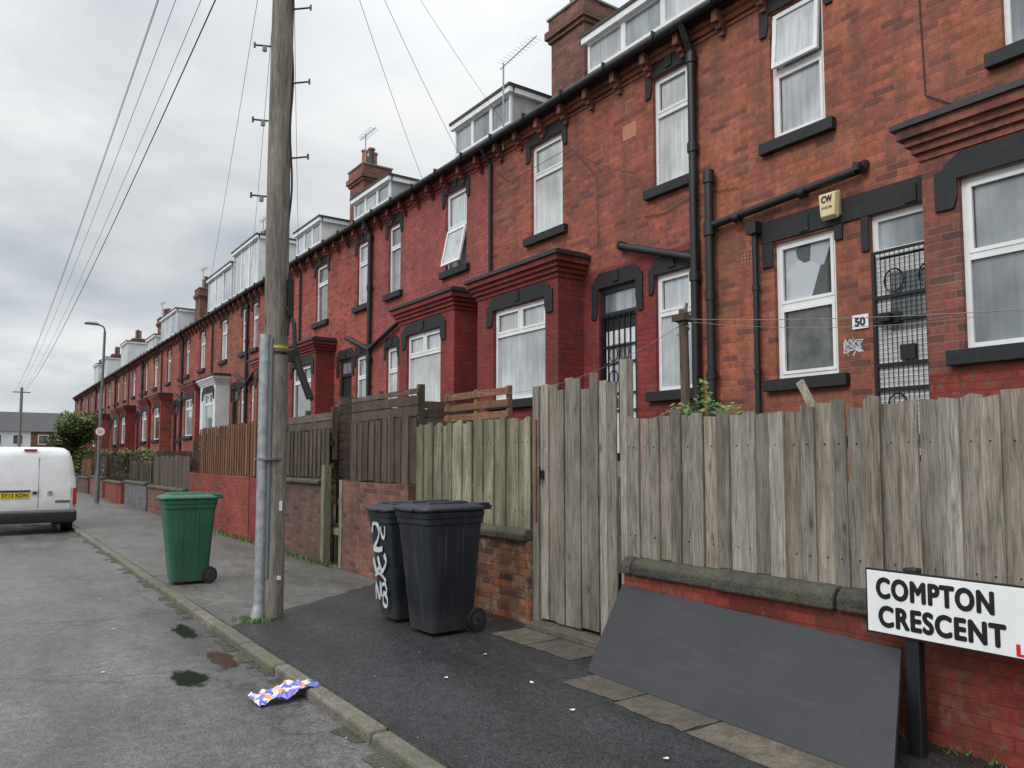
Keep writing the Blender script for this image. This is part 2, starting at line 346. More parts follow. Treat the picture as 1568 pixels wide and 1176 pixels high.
def window(fr, gl, X, y0, y1, z0, z1, style, gm, gm2=None, openpart=None):
    a, b = X+.055, X+.115; fw = .05
    gm2 = gm2 or gm
    fr.box(a, b, y0, y0+fw, z0, z1, 'upvc'); fr.box(a, b, y1-fw, y1, z0, z1, 'upvc')
    fr.box(a, b, y0+fw, y1-fw, z0, z0+fw*1.3, 'upvc'); fr.box(a, b, y0+fw, y1-fw, z1-fw, z1, 'upvc')
    ia, ib, ic, idd = y0+fw, y1-fw, z0+fw*1.3, z1-fw
    zt = {'top': z0+(z1-z0)*.66, 'half': z0+(z1-z0)*.53, 'bay': z0+(z1-z0)*.72, 'bay2': z0+(z1-z0)*.54}[style]
    fr.box(a-.004, b, ia, ib, zt-.03, zt+.03, 'upvc')
    def casement(p, q, r, s, off=.012, w=.035):
        fr.box(a-off, a+.02, p, p+w, r, s, 'upvc'); fr.box(a-off, a+.02, q-w, q, r, s, 'upvc')
        fr.box(a-off, a+.02, p+w, q-w, r, r+w, 'upvc'); fr.box(a-off, a+.02, p+w, q-w, s-w, s, 'upvc')
        fr.box(a+.021, a+.026, p+w, p+w+.008, r+w, s-w, 'seam'); fr.box(a+.021, a+.026, q-w-.008, q-w, r+w, s-w, 'seam')
    if style == 'bay':
        ym = (ia+ib)/2
        fr.box(a-.006, b, ym-.03, ym+.03, zt+.03, idd, 'upvc')
        casement(ia, ym-.03, zt+.03, idd); casement(ym+.03, ib, zt+.03, idd)
    elif openpart != 'top': casement(ia, ib, zt+.03, idd)
    if style == 'half' and openpart != 'bottom': casement(ia, ib, ic, zt-.03)
    gl.face([(a+.03, ia, ic), (a+.03, ia, zt), (a+.03, ib, zt), (a+.03, ib, ic)], gm)
    gl.face([(a+.03, ia, zt), (a+.03, ia, idd), (a+.03, ib, idd), (a+.03, ib, zt)], gm2)
    if openpart:
        r, s = (zt+.03, idd) if openpart == 'top' else (ic, zt-.03)
        h = s-r; Mx = Matrix.Translation((a-.01, 0, s)) @ Matrix.Rotation(math.radians(5 if openpart == 'top' else 12), 4, 'Y')
        for bx in ((-.04, 0, ia, ia+.05, -h, 0), (-.04, 0, ib-.05, ib, -h, 0), (-.04, 0, ia+.05, ib-.05, -h, -h+.05), (-.04, 0, ia+.05, ib-.05, -.05, 0)):
            fr.box(*bx, 'upvc', M4=Mx)
        gl.face([Mx @ Vector(q) for q in ((-.02, ia+.05, -h+.05), (-.02, ia+.05, -.05), (-.02, ib-.05, -.05), (-.02, ib-.05, -h+.05))], 'net')
def lintel(mb, X, y0, y1, z1, e=.14, leg=.24, arch=True):
    def poly(pts, x0):
        n = len(pts); mb.mesh([(x0, y, z) for y, z in pts]+[(X-.0005, y, z) for y, z in pts],
            [tuple(range(n)), tuple(range(2*n-1, n-1, -1))]+[(i, n+i, n+(i+1) % n, (i+1) % n) for i in range(n)], 'blackstone')
    poly([(y0-e*.6, z1+.001), (y0-e*.6, z1+.15), (y0+.02, z1+.24), (y1-.02, z1+.24), (y1+e*.6, z1+.15), (y1+e*.6, z1+.001)], X-.025)
    poly([(y0-.004, z1-leg*.55), (y0-.04, z1-leg), (y0-e, z1-leg), (y0-e, z1+.10), (y0-.004, z1+.13)], X-.029)
    poly([(y1+.004, z1-leg*.55), (y1+.04, z1-leg), (y1+e, z1-leg), (y1+e, z1+.10), (y1+.004, z1+.13)], X-.029)
    if arch:
        ym = (y0+y1)/2; mb.box(X-.045, X-.026, ym-.06, ym+.06, z1+.05, z1+.22, 'blackstone')
def sill(mb, X, y0, y1, z0):
    mb.box(X-.09, X+.06, y0-.13, y1+.13, z0-.13, z0+.006, 'blackstone')

def house(i, cfg):
    s0 = 1.6+5*i; s1 = s0+5; flip = (i % 2 == 0)
    def rng(a, b): return (s1-b, s1-a) if flip else (s0+a, s0+b)
    H = empty('brick_house')
    up = cfg.get('up', 'brickA'); lo = cfg.get('lo', up); base = cfg.get('base', lo); bay = cfg.get('bay', lo)
    mf = lambda z: base if z < 2.38 else (lo if z < 4.45 else up)
    win = rng(*cfg.get('win', (.3, .95))); door = rng(*cfg.get('door', (1.2, 2.0)))
    by = rng(*cfg.get('bayr', (2.35, 4.6))); u1 = rng(*cfg.get('u1', (.3, .95))); u2 = rng(*cfg.get('u2', (2.9, 3.75)))
    zb, zt = 2.52, 4.13
    W = MB()
    ops = [(win[0], win[1], zb, zt), (door[0], door[1], 1.6, 4.15), (u1[0], u1[1], 5.34, 6.92), (u2[0], u2[1], 5.34, 6.92)]
    wall_open(W, XF, s0, s1, 0, 7.25, ops, mf)
    W.face([(16.4, s0, 0), (16.4, s1, 0), (16.4, s1, 7.3), (16.4, s0, 7.3)], up)
    if cfg.get('gable'):
        for yy in cfg['gable']:
            W.face([(XF, yy, 0), (16.4, yy, 0), (16.4, yy, 7.25), (12.0, yy, 10.55), (XF, yy, 7.25)], up)
    W.box(XF-.05, XF, s0, s1, 7.12, 7.19, up); W.box(XF-.09, XF, s0+.001, s1-.001, 7.191, 7.26, up)
    W.box(XF-.02, XF, s0+.002, s1-.002, 7.06, 7.10, up)
    k = s0+.18; cm = 'paintR' if up == 'paintP' else 'brickC'
    while k < s1-.1:
        W.box(XF-.2, XF-.002, k, k+.09, 7.10, 7.255, cm)
        W.box(XF-.13, XF-.003, k+.004, k+.086, 7.03, 7.10, cm); W.box(XF-.07, XF-.004, k+.01, k+.08, 6.96, 7.03, cm); k += .62
    W.build('walls', H)
    Rf = MB()
    Rf.face([(7.36, s0, roofz(7.36)), (12.0, s0, roofz(12.0)), (12.0, s1, roofz(12.0)), (7.36, s1, roofz(7.36))], 'slate')
    Rf.face([(12.0, s0, roofz(12)), (16.6, s0, 7.3), (16.6, s1, 7.3), (12.0, s1, roofz(12))], 'slate')
    Rf.box(7.40, XF, s0, s1, 7.262, 7.33, 'blackstone')
    Rf.build('roof', H)
    G = MB(); gz = R.uniform(-.012, .012); G.cyl((7.34, s0, 7.30), (7.34, s1, 7.30+gz), .060, n=10)
    k = s0+.5
    while k < s1: G.box(7.265, 7.42, k, k+.03, 7.27, 7.375, 'blackmetal'); k += 1.0
    if flip:
        yy = s1+.05; G.cyl((7.52, yy, .4), (7.52, yy, 6.95), .055); G.cyl((7.52, yy, 6.95), (7.34, yy, 7.27), .05)
        for zz in (2.2, 3.9, 5.6, 6.8): G.cyl((7.52, yy, zz), (7.52, yy, zz+.12), .072)
    else:
        yy = s1-.1; G.cyl((7.55, yy, 4.7), (7.55, yy, 7.0), .035, n=8); G.cyl((7.55, yy, 7.0), (7.34, yy, 7.27), .035, n=8)
    if i > 0:
        ya, yb = (s1+.05, door[1]) if flip else (s0+.05, door[0]+.2)
        G.cyl((7.52, ya, 4.2), (7.50, yb-(.2 if flip else 0), 4.66), .055)
    G.build('gutter_and_pipes', H, smooth=True)
    F, GL, TR = MB(), MB(), MB()
    g = cfg.get('g') or [R.choice(['net', 'net2', 'midglass', 'interior']) for _ in range(4)]
    window(F, GL, XF, *win, zb, zt, 'half' if i <= 0 else 'top', g[0], cfg.get('g0t'))
    window(F, GL, XF, *u1, 5.34, 6.92, 'half' if i == 0 else 'top', g[1], cfg.get('g1t'), cfg.get('open1'))
    window(F, GL, XF, *u2, 5.34, 6.92, 'top' if i != 2 else 'half', g[2], None, cfg.get('open2'))
    for (a, b) in (u1, u2): lintel(TR, XF, a, b, 6.92, .13, .26); sill(TR, XF, a, b, 5.34)
    sill(TR, XF, *win, zb)
    if i == 0:
        TR.box(XF-.025, XF, door[0]-.05, win[1]+.16, 4.151, 4.42, 'blackstone')
        TR.box(XF-.028, XF, win[1]+.004, win[1]+.15, 3.86, 4.15, 'blackstone')
        TR.box(XF-.028, XF, win[0]-.1, win[0]-.004, 3.98, 4.15, 'blackstone')
        TR.box(XF-.028, XF, door[1]+.004, door[1]+.09, 3.78, 4.15, 'blackstone')
        TR.box(XF-.04, XF-.026, win[0]+.3, win[0]+.42, 4.17, 4.36, 'blackstone'); TR.box(XF-.04, XF-.026, door[0]+.34, door[0]+.46, 4.17, 4.36, 'blackstone')
    else:
        lintel(TR, XF, *win, zt, .11, .26); lintel(TR, XF, *door, 4.15, .14, .45)
    D = MB(); a, b = door; fm = 'upvc' if i == 0 else 'dkdoor'
    D.box(XF+.1, XF+.14, a, b, 1.6, 4.15, 'dkdoor')
    D.box(XF+.05, XF+.1, a, a+.06, 1.6, 4.15, fm); D.box(XF+.05, XF+.1, b-.06, b, 1.6, 4.15, fm)
    D.box(XF+.05, XF+.1, a+.06, b-.06, 3.70, 3.78, fm); D.box(XF+.05, XF+.1, a+.06, b-.06, 4.08, 4.15, fm)
    D.box(XF+.085, XF+.098, a+.06, b-.06, 3.78, 4.08, 'midglass')
    if i in (0, 1):
        x0, x1 = XF-.03, XF-.005
        if i == 1:
            x0, x1 = XF+.03, XF+.05; D.box(XF+.06, XF+.09, a+.1, b-.1, 1.7, 3.5, 'whdoor')
            D.box(XF+.052, XF+.06, a+.22, b-.22, 2.5, 3.3, 'midglass')
        else:
            D.box(XF+.005, XF+.03, a+.03, b-.03, 1.62, 3.66, 'whdoor')
            D.box(XF+.002, XF+.005, a+.2, b-.2, 2.9, 3.5, 'midglass')
        zt2 = 3.75
        for yy in (a+.02, b-.05): D.box(x0, x1, yy, yy+.035, 1.62, zt2, 'signblack')
        for zz in (1.62, 2.3, 2.55, 3.0, 3.25, zt2-.03): D.box(x0, x1, a+.055, b-.05, zz, zz+.03, 'signblack')
        if i == 0:
            q = a+.09
            while q < b-.06: D.box(x0+.01, x1-.006, q, q+.005, 1.65, zt2-.03, 'signblack'); q += .05
            q = 1.68
            while q < zt2-.04: D.box(x0+.012, x1-.008, a+.055, b-.05, q, q+.005, 'signblack'); q += .05
            D.box(x0-.02, x1, a+.4, a+.55, 2.6, 2.75, 'signblack'); D.box(x0-.012, x0, b-.3, b-.08, 2.98, 3.1, 'signblack')
            D.box(x0-.10, x0-.013, b-.24, b-.12, 3.0, 3.07, 'signblack')
            for zz, cy in ((3.42, b-.25), (3.42, a+.25), (2.15, b-.25)):
                for an in range(10):
                    t0, t1 = an*math.pi/5, (an+1)*math.pi/5
                    D.cyl((x0, cy+.10*math.cos(t0), zz+.12*math.sin(t0)), (x0, cy+.10*math.cos(t1), zz+.12*math.sin(t1)), .009, n=5, m='signblack')
        else:
            for q in range(1, 6):
                yy = a+.05+q*(b-a-.1)/6; D.box(x0, x1, yy, yy+.012, 1.65, zt2-.03, 'signblack')
            for zz in (2.8, 3.15):
                for an in range(12):
                    for cy in (a+.28, b-.28):
                        t0, t1 = an*math.pi/6, (an+1)*math.pi/6
                        D.cyl((x0, cy+.09*math.cos(t0), zz+.11*math.sin(t0)), (x0, cy+.09*math.cos(t1), zz+.11*math.sin(t1)), .009, n=5, m='signblack')
    for st in range(5): D.box(XF-.3-.25*st, XF-.002 if st == 0 else XF-.3-.25*(st-1), a-.1, b+.1, .55, 1.58-.2*st, 'concrete')
    D.build('door', H)
    B = MB(); p, q = by; wl = .32 if not flip else .5; wr = .5 if not flip else .32
    wy0, wy1 = p+wl, q-wr; bf = lambda z: (cfg.get('baylow', bay) if z < 2.38 else bay)
    wall_open(B, XB, p, q, 0, 4.45, [(wy0, wy1, 2.56, 4.1)], bf)
    for yy in (p, q):
        for z0, z1 in ((0, 2.38), (2.38, 4.45)):
            B.face([(XB, yy, z0), (XF, yy, z0), (XF, yy, z1), (XB, yy, z1)], bf((z0+z1)/2))
    for kx, (z0, z1) in enumerate(((4.36, 4.43), (4.43, 4.50), (4.50, 4.57), (4.57, 4.66))):
        ex = [.02, .06, .10, .15][kx]; B.box(XB-ex, XF, p-ex, q+ex, z0+.001, z1, bay)
    B.box(XB-.19, XF, p-.19, q+.19, 4.662, 4.71, 'lead'); B.box(XB-.1, XF, p-.1, q+.1, 4.711, 4.76, 'lead')
    B.build('bay', H)
    window(F, GL, XB, wy0, wy1, 2.56, 4.1, 'bay' if i else 'bay2', g[3] if len(g) > 3 else 'net', cfg.get('gbt'))
    lintel(TR, XB, wy0, wy1, 4.1, .2, .26); sill(TR, XB, wy0, wy1, 2.56)
    F.build('window_frames', H); GL.build('window_glass', H); TR.build('lintels_and_sills', H, bevel=.008)
    d = cfg.get('dorm')
    if d:
        y0, y1, ztp, mm = d; X0 = 8.3; X1 = min(11.9, 7.4+(ztp-7.38)/.7+.15); DM = MB(); rz = roofz(X0)-.1
        DM.box(X0+.03, X1, y0, y1, rz, ztp-.02, mm)
        nb = 3; w = (y1-y0)/nb; zb2 = roofz(X0)+.12
        for bx in range(nb):
            a0, a1 = y0+bx*w, y0+(bx+1)*w
            DM.box(X0-.02, X0+.03, a0, a0+.05, zb2, ztp-.12, 'upvc'); DM.box(X0-.02, X0+.03, a1-.05, a1, zb2, ztp-.12, 'upvc')
            DM.box(X0-.02, X0+.03, a0+.05, a1-.05, zb2, zb2+.05, 'upvc'); DM.box(X0-.02, X0+.03, a0+.05, a1-.05, ztp-.17, ztp-.12, 'upvc')
            DM.box(X0+.008, X0+.028, a0+.05, a1-.05, zb2+.05, ztp-.17, R.choice(['midglass', 'net']))
        DM.box(X0-.12, X1, y0-.1, y1+.1, ztp-.02, ztp+.04, 'lead'); DM.box(X0-.1, X0-.02, y0-.08, y1+.08, ztp-.13, ztp-.021, 'upvc')
        DM.box(X0+.03, X1-.2, y0-.08, y0, ztp-.13, ztp-.022, 'upvc')
        DM.build('dormer', H)
    if not flip:
        C = MB(); yc = s1-.45
        C.box(9.1, 9.95, yc-.5, yc+.5, 8.2, 9.85, 'brickE'); C.box(9.05, 10.0, yc-.55, yc+.55, 9.85, 9.93, 'brickE')
        C.box(9.0, 10.05, yc-.6, yc+.6, 9.93, 10.08, 'brickE'); C.box(9.06, 9.99, yc-.54, yc+.54, 10.08, 10.32, 'brickE')
        C.box(9.03, 10.02, yc-.57, yc+.57, 10.32, 10.36, 'concrete')
        for k in range(4):
            yy = yc-.36+.24*k; hh = .45+.18*R.random()
            C.cyl((9.4+.2*(k % 2), yy, 10.36), (9.4+.2*(k % 2), yy, 10.36+hh), .10, .085, 12, 'terra' if k % 3 else 'lead'); C.cyl((9.4+.2*(k % 2), yy, 10.36+hh), (9.4+.2*(k % 2), yy, 10.36+hh+.05), .11, .11, 12, 'terra')
        C.build('chimney', H)
    return H

cfgs = {
 -1: dict(up='brickA', dorm=(-2.6, -.4, 8.8, 'greybd'), gable=[-3.4]),
 0: dict(up='brickA', lo='brickA', base='brickA', bay='brickC', baylow='paintLow', win=(1.09, 1.87), door=(2.27, 3.12), bayr=(3.07, 5.25), u1=(1.1, 1.8), u2=(3.6, 4.4),
         g=['interior', 'net', 'midglass', 'midglass'], g0t='poster', open1='top'),
 1: dict(up='brickB', lo='paintR', bay='paintR', win=(.18, .83), u1=(.18, .83), u2=(2.85, 3.7), dorm=(7.0, 9.6, 8.78, 'paintP'), g=['net', 'net2', 'net2', 'net']),
 2: dict(up='paintP', lo='paintP', bay='paintR', win=(.75, 1.3), door=(1.5, 2.3), bayr=(2.4, 4.6), u1=(.8, 1.4), u2=(3.4, 4.2), open2='bottom', dorm=(11.9, 14.0, 8.85, 'greybd'), g=['net', 'midglass', 'net', 'net2']),
 3: dict(up='brickD', lo='brickD', bay='paintR', dorm=(17.2, 19.4, 8.72, 'greybd')),
 4: dict(up='brickD', bay='paintP', dorm=(21.9, 24, 8.9, 'white')),
 5: dict(up='brickB', bay='white', dorm=(28.2, 31.4, 9.9, 'white')),
 6: dict(up='brickD', bay='paintP', dorm=(31.7, 35.5, 9.6, 'white')),
 7: dict(up='brickD', bay='brickD'), 8: dict(up='brickA', bay='paintR', dorm=(42, 46, 9.4, 'white')),
}
for i in range(-1, 16):
    c = cfgs.get(i)
    if c is None:
        c = dict(up=R.choice(HB), bay=R.choice(['paintR', 'paintP', 'brickB']))
        if R.random() < .6: c['dorm'] = (1.6+5*i+1, 1.6+5*i+3.6, R.choice([8.8, 9.3, 9.7]), 'white')
    if i == 15: c['gable'] = [1.6+80]
    house(i, c)

P = MB()
def pipe(mb, pts, r, n=12, m='blackmetal'):
    for a, b in zip(pts, pts[1:]): mb.cyl(a, b, r, n=n, m=m)
pipe(P, [(7.5, 4.38, 4.72), (7.5, 4.40, 4.64), (7.5, 6.36, 4.54), (7.5, 6.38, 4.50)], .05)
pipe(P, [(7.5, 6.38, .5), (7.5, 6.38, 5.22)], .055); P.cyl((7.5, 6.38, 5.1), (7.5, 6.38, 5.26), .075)
pipe(P, [(7.53, 5.72, .5), (7.53, 5.72, 4.3)], .035); P.box(7.45, 7.59, 5.65, 5.79, 4.28, 4.42, 'blackmetal')
P.cyl((7.5, 6.38, 4.42), (7.5, 6.38, 4.6), .075); P.cyl((7.5, 4.36, 4.64), (7.6, 4.36, 4.72), .055)
P.cyl((7.5, 8.0, 4.67), (7.59, 8.05, 4.69), .07)
for zz in (2.6, 3.6): P.cyl((7.5, 6.38, zz), (7.5, 6.38, zz+.1), .07); P.cyl((7.53, 5.72, zz), (7.53, 5.72, zz+.07), .045)
for yy in (5.0, 5.9): P.cyl((7.5, yy, 4.62-.05*(yy-4.4)), (7.5, yy+.08, 4.615-.05*(yy-4.4)), .062)
P.build('drain_pipes', smooth=True)
A = empty('alarm_box', (7.52, 4.72, 4.36)); b = MB()
b.loft([[(-.0, -.1, -.16), (-.0, .1, -.16), (-.0, .12, .14), (0, -.12, .14)], [(-.07, -.08, -.13), (-.07, .08, -.13), (-.07, .1, .12), (-.07, -.1, .12)]], 'cream')
b.box(0, .075, -.09, .09, -.12, .12, 'cream'); b.build('casing', A, bevel=.01)
text_mesh('CW', 'logo', 'signblack', .12, .07, facing_road(-.073, .06, .02), A, .004)
text_mesh('01132 704', 'phone', 'signblack', .12, .025, facing_road(-.073, .06, -.05), A, .001)
Nn = empty('house_number_plate', (7.59, 4.46, 3.05)); b = MB(); b.box(-.01, .005, -.09, .09, -.075, .075, 'signwhite'); b.build('plate', Nn, bevel=.004)
text_mesh('50', 'digits', 'signblack', .11, .085, facing_road(-.013, .055, -.042), Nn, .005)
b = MB(); prev = None; rs = random.Random(3)
for k in range(46):
    cy = 4.56+.11*math.sin(k*.9)*rs.uniform(.5, 1.2); cz = 2.80+.10*math.cos(k*1.3+.4)*rs.uniform(.4, 1.1)
    if prev and rs.random() < .8:
        dy, dz = cy-prev[0], cz-prev[1]; l = math.hypot(dy, dz) or 1; w = rs.uniform(.002, .007); ny, nz = -dz/l*w, dy/l*w; x = XF-.003-.0001*k
        b.face([(x, prev[0]-ny, prev[1]-nz), (x, cy-ny, cz-nz), (x, cy+ny, cz+nz), (x, prev[0]+ny, prev[1]+nz)], 'graf')
    prev = (cy, cz)
b.build('paint_scribble')
b = MB(); b.box(XF-.004, XF-.001, 7.76, 8.04, 6.24, 6.46, 'patch'); b.build('brick_patch')
for (ya, za, s_) in ((7.78, 6.62, .04), (5.78, 3.95, .045)):
    b = MB(); b.box(XF-.004, XF-.001, ya, ya+.19, za, za+.19, 'terra')
    for k in range(4):
        for l in range(4): b.box(XF-.006, XF-.004, ya+.02+k*s_, ya+.04+k*s_, za+.02+l*s_, za+.04+l*s_, 'signblack')
    b.build('air_vent')
b = MB(); pipe(b, [(7.5, 11.0, 7.1), (7.5, 11.0, 8.7)], .016, 6, 'galv'); pipe(b, [(7.5, 11.1, 8.62), (7.42, 9.9, 8.66)], .01, 6, 'galv')
for k in range(11):
    yy = 9.95+k*.1; b.cyl((7.44-.11, yy, 8.645), (7.44+.11, yy, 8.645), .003, n=5, m='galv')
b.build('television_aerial')
for (xx, yy, zz) in ((9.3, 21.0, 10.3), (9.3, 31.0, 10.3), (9.3, 41.0, 10.3), (9.2, 51.0, 10.2)):
    b = MB(); pipe(b, [(xx, yy, zz-.5), (xx, yy, zz+1.1)], .018, 6, 'galv'); pipe(b, [(xx, yy-.7, zz+1.05), (xx, yy+.4, zz+1.05)], .012, 6, 'galv')
    for k in range(8): b.cyl((xx-.16, yy-.6+k*.12, zz+1.05), (xx+.16, yy-.6+k*.12, zz+1.05), .006, n=5, m='galv')
    b.build('television_aerial')

# ------------------------------------------------------------------ ground
KX0, KX1 = 1.985, 2.11
g = MB(); g.face([(-400, -400, -.12), (400, -400, -.12), (400, 600, -.12), (-400, 600, -.12)], 'soil'); g.build('ground')
g = MB(); g.face([(-5.2, -40, RZ), (KX0+.01, -40, RZ), (KX0+.01, 108, RZ), (-5.2, 108, RZ)], 'road'); g.build('road')
g = MB(); k = -20
while k < 90:
    w0 = R.uniform(.03, .12); w1 = R.uniform(.03, .12); L = R.uniform(.15, .5)
    g.face([(KX0+.01, k, RZ+.0035), (KX0+.01, k+L, RZ+.0035), (KX0-.02-w1, k+L*.9, RZ+.0035), (KX0-.02-w0, k+.1*L, RZ+.0035)], 'dirt'); k += L*R.uniform(.8, 1.6) if R.random() < .8 else 1.0
g.build('gutter_dirt')
g = MB(); g.box(KX1+.002, 4.75, -30, 105, -.11, -.006, 'pave'); g.box(-7.5, -5.35, -30, 105, -.11, -.006, 'pave'); g.build('pavement')
g = MB(); pts = [(KX1+.003, -20, -.002), (4.55, -20, -.002), (4.55, 9.5, -.002)]
for k in range(1, 24): f = k/24; pts.append((4.55-2.40*f, 9.5-1.75*f+R.uniform(-.06, .06), -.002))
pts.append((KX1+.003, 7.75, -.002)); g.face(pts, 'newtar'); g.build('pavement_dark_strip')
k = -20; g = MB()
while k < 100:
    L = .9; o = R.uniform(-.01, .01); g.box(KX0+o, KX1+o*.2, k+.006, k+L-.006, -.15, R.uniform(-.008, .004), 'kerb'); k += L
k = -20
while k < 100: g.box(-5.35, -5.21, k+.006, k+.894, -.15, .0, 'kerb'); k += .9
g.build('kerb', bevel=.022)
g = MB(); g.box(4.72, 7.59, -3.4, 82, -.11, .6, 'soil'); g.build('garden_ground')
g = MB(); g.box(-7.75, -7.5, -30, 105, -.11, .9, 'brickE'); g.box(-7.8, -7.45, -30, 105, .9, .97, 'coping'); g.build('brick_garden_wall')
g = MB()
for (x0, x1, y0, y1) in ((3.98, 4.46, 4.88, 5.5), (3.98, 4.45, 5.52, 6.05), (3.55, 3.92, 3.9, 4.45), (3.5, 3.9, 3.25, 3.88), (3.48, 3.88, 2.3, 3.22)):
    q = []
    for (ax, ay, bx_, by_) in ((x0, y0, x1, y0), (x1, y0, x1, y1), (x1, y1, x0, y1), (x0, y1, x0, y0)):
        for f in range(6): q.append((ax+(bx_-ax)*f/6+R.uniform(-.025, .025), ay+(by_-ay)*f/6+R.uniform(-.012, .006)))
    g.face([(a, b, .002) for a, b in q], 'flag')
g.build('flagstones')
g = MB(); g.box(4.38, 4.6, 4.9, 6.05, 0, .06, 'flag'); g.build('stone_step', bevel=.01)

# ------------------------------------------------------------------ garden walls, fences
def gwall(y0, y1, h, m, cop=None, x0=4.5, x1=4.7):
    e = empty('brick_garden_wall'); b = MB(); b.box(x0, x1, y0, y1, -.1, h, m); b.build('brickwork', e)
    if cop:
        b = MB(); k = y0
        while k < y1-.05:
            L = min(R.uniform(.7, 1.0), y1-k); o = R.uniform(-.012, .012); dz = R.uniform(-.008, .004)
            x00, x11 = x0-.06+o, x1+.05
            sec = lambda yy: [(x00, yy, h+.001), (x00, yy, h+cop*.62+dz), (x00+.05, yy, h+cop+dz), (x11-.06, yy, h+cop+dz), (x11, yy, h+cop*.62), (x11, yy, h+.001)]
            b.loft([sec(k+.006), sec(k+L-.006)], 'coping'); k += L
        b.build('coping', e, bevel=.015)
def fence(y0, y1, z0, z1, X, m, pitch=.128, jit=.03, rails=True, name='wooden_fence', alt=.02):
    b = MB(); k = y0; n = 0
    while k < y1-.04:
        w = min(pitch*R.uniform(.84, 1.04), y1-k); back = n % 2; xo = (alt if back else 0)+R.uniform(0, .008)
        a = k-(.012 if back else -.001); c = k+w+(.012 if back else -.001)-.008
        zt = z1+R.uniform(-jit, jit); zz = z0+R.uniform(-jit, jit)*.6; tilt = R.uniform(-.008, .008)
        tk = .018; sl = R.uniform(-.010, .010); cup = R.uniform(-.006, .006); ym = (a+c)/2; ch = R.choice([0, 0, 0, .02])
        def ring(z, dy, s_):
            return [(X+xo, a+dy, z+s_), (X+xo+cup, ym+dy, z+ch*(s_ != 0)), (X+xo, c+dy, z-s_), (X+xo+tk, c+dy, z-s_), (X+xo+tk, a+dy, z+s_)]
        b.loft([ring(zz, 0, 0), ring(zt, tilt, sl)], m)
        for zn in (z0+.18, z1-.25): b.cyl((X+xo-.004, ym, zn), (X+xo+.006, ym, zn), .0055, n=6, m='blackmetal')
        k += w; n += 1
    if rails:
        for zr in (z0+.15, z1-.28): b.box(X+.045, X+.09, y0, y1, zr, zr+.08, m)
        k = y0+.1
        while k < y1: b.box(X+.09, X+.18, k, k+.09, z0-.1, z1-.03, m); k += 1.8
    return b.build(name)
gwall(-3, 4.80, .66, 'paintLow', .14)
fence(-3, 4.84, .79, 1.955, 4.55, 'woodgrey', .125)
gwall(6.16, 8.66, .80, 'brickW', .12)
fence(6.2, 8.66, .90, 2.03, 4.55, 'woodgreen', .12)
G = empty('wooden_gate'); b = MB(); k = 4.92; n = 0
while k < 6.02:
    w = min(.125*R.uniform(.85, 1.08), 6.03-k); xo = .014*(n % 2); z1 = 2.28+.06*(n % 3)/2+R.uniform(-.04, .04)
    b.box(4.53+xo, 4.55+xo, k, k+w-.007, .07+R.uniform(0, .03), z1, 'woodgrey'); k += w; n += 1
b.build('boards', G, bevel=.003)
b = MB(); b.box(4.57, 4.66, 4.83, 4.91, 0, 2.47, 'woodgrey'); b.box(4.54, 4.64, 6.045, 6.14, 0, 2.33, 'woodgrey')
b.box(4.52, 4.54, 6.06, 6.09, 1.0, 2.0, 'woodorange')
b.box(4.5, 4.527, 5.93, 5.99, 1.42, 1.50, 'blackmetal'); b.cyl((4.49, 5.96, 1.36), (4.49, 5.96, 1.54), .012, n=8, m='blackmetal')
for z in (.35, 1.2, 2.05): b.box(4.565, 4.6, 4.92, 6.02, z, z+.09, 'woodgrey')
b.build('frame', G, bevel=.004)
def slats(y0, y1, z0, z1, X, m='wooddarkh', pitch=.14, gap=.02):
    b = MB(); z = z0
    while z < z1-.04: b.box(X, X+.02, y0+R.uniform(-.02, .02), y1+R.uniform(-.02, .02), z, min(z+pitch-gap, z1), m); z += pitch
    k = y0
    while k <= y1: b.box(X+.02, X+.1, k, k+.08, z0-.5, z1+.05, m); k += 1.2
    b.build('wooden_fence', bevel=.003)
gwall(8.72, 10.8, 1.28, 'brickE'); fence(8.72, 10.75, 1.30, 2.15, 4.6, 'wooddark', .11); slats(8.7, 10.8, 2.17, 2.52, 4.62)
gwall(11.65, 13.7, 1.22, 'brickK', .08); fence(11.65, 13.7, 1.32, 2.1, 4.6, 'wooddark', .10); slats(11.65, 13.7, 2.1, 2.4, 4.65)
b = MB(); b.box(4.45, 4.56, 11.42, 11.55, 0, 1.52, 'woodgreen'); b.box(4.5, 4.6, 10.85, 10.95, 0, 1.3, 'woodgreen')
for k in range(6): b.box(4.9, 4.92, 10.9+k*.1, 10.99+k*.1, .15, 2.2+R.uniform(-.04, .04), 'wooddark')
b.box(4.7, 4.76, 11.0, 11.5, .9, 1.0, 'woodgreen'); b.box(4.62, 4.68, 11.0, 11.5, .45, .55, 'woodgreen')
b.build('old_gate_posts')
gwall(13.9, 15.5, 1.25, 'paintR'); fence(13.9, 15.5, 1.27, 2.25, 4.6, 'wooddark', .11)
gwall(15.55, 20.2, 1.27, 'paintLow'); fence(15.55, 20.2, 1.28, 2.36, 4.6, 'woodorange', .10)
gwall(21.3, 26.2, .75, 'brickE', .1); gwall(20.2, 20.7, 1.3, 'paintLow')
fence(21.3, 26.2, .85, 1.7, 4.62, 'wooddark', .14, alt=.0)
k = 26.6; j = 0
opts = [('paintG', .8, 'wooddark', 1.5), ('paintLow', .7, None, 0), ('brickE', .8, 'wooddark', 1.7), ('brickK', .7, 'woodorange', 1.6), ('paintG', .8, None, 0), ('brickD', .9, 'wooddark', 1.8)]
while k < 82:
    m, h, fm, ft = opts[j % len(opts)]; gwall(k, k+4.2, h, m, .09)
    if fm: fence(k, k+4.2, h+.1, ft, 4.62, fm, .14)
    k += 5; j += 1
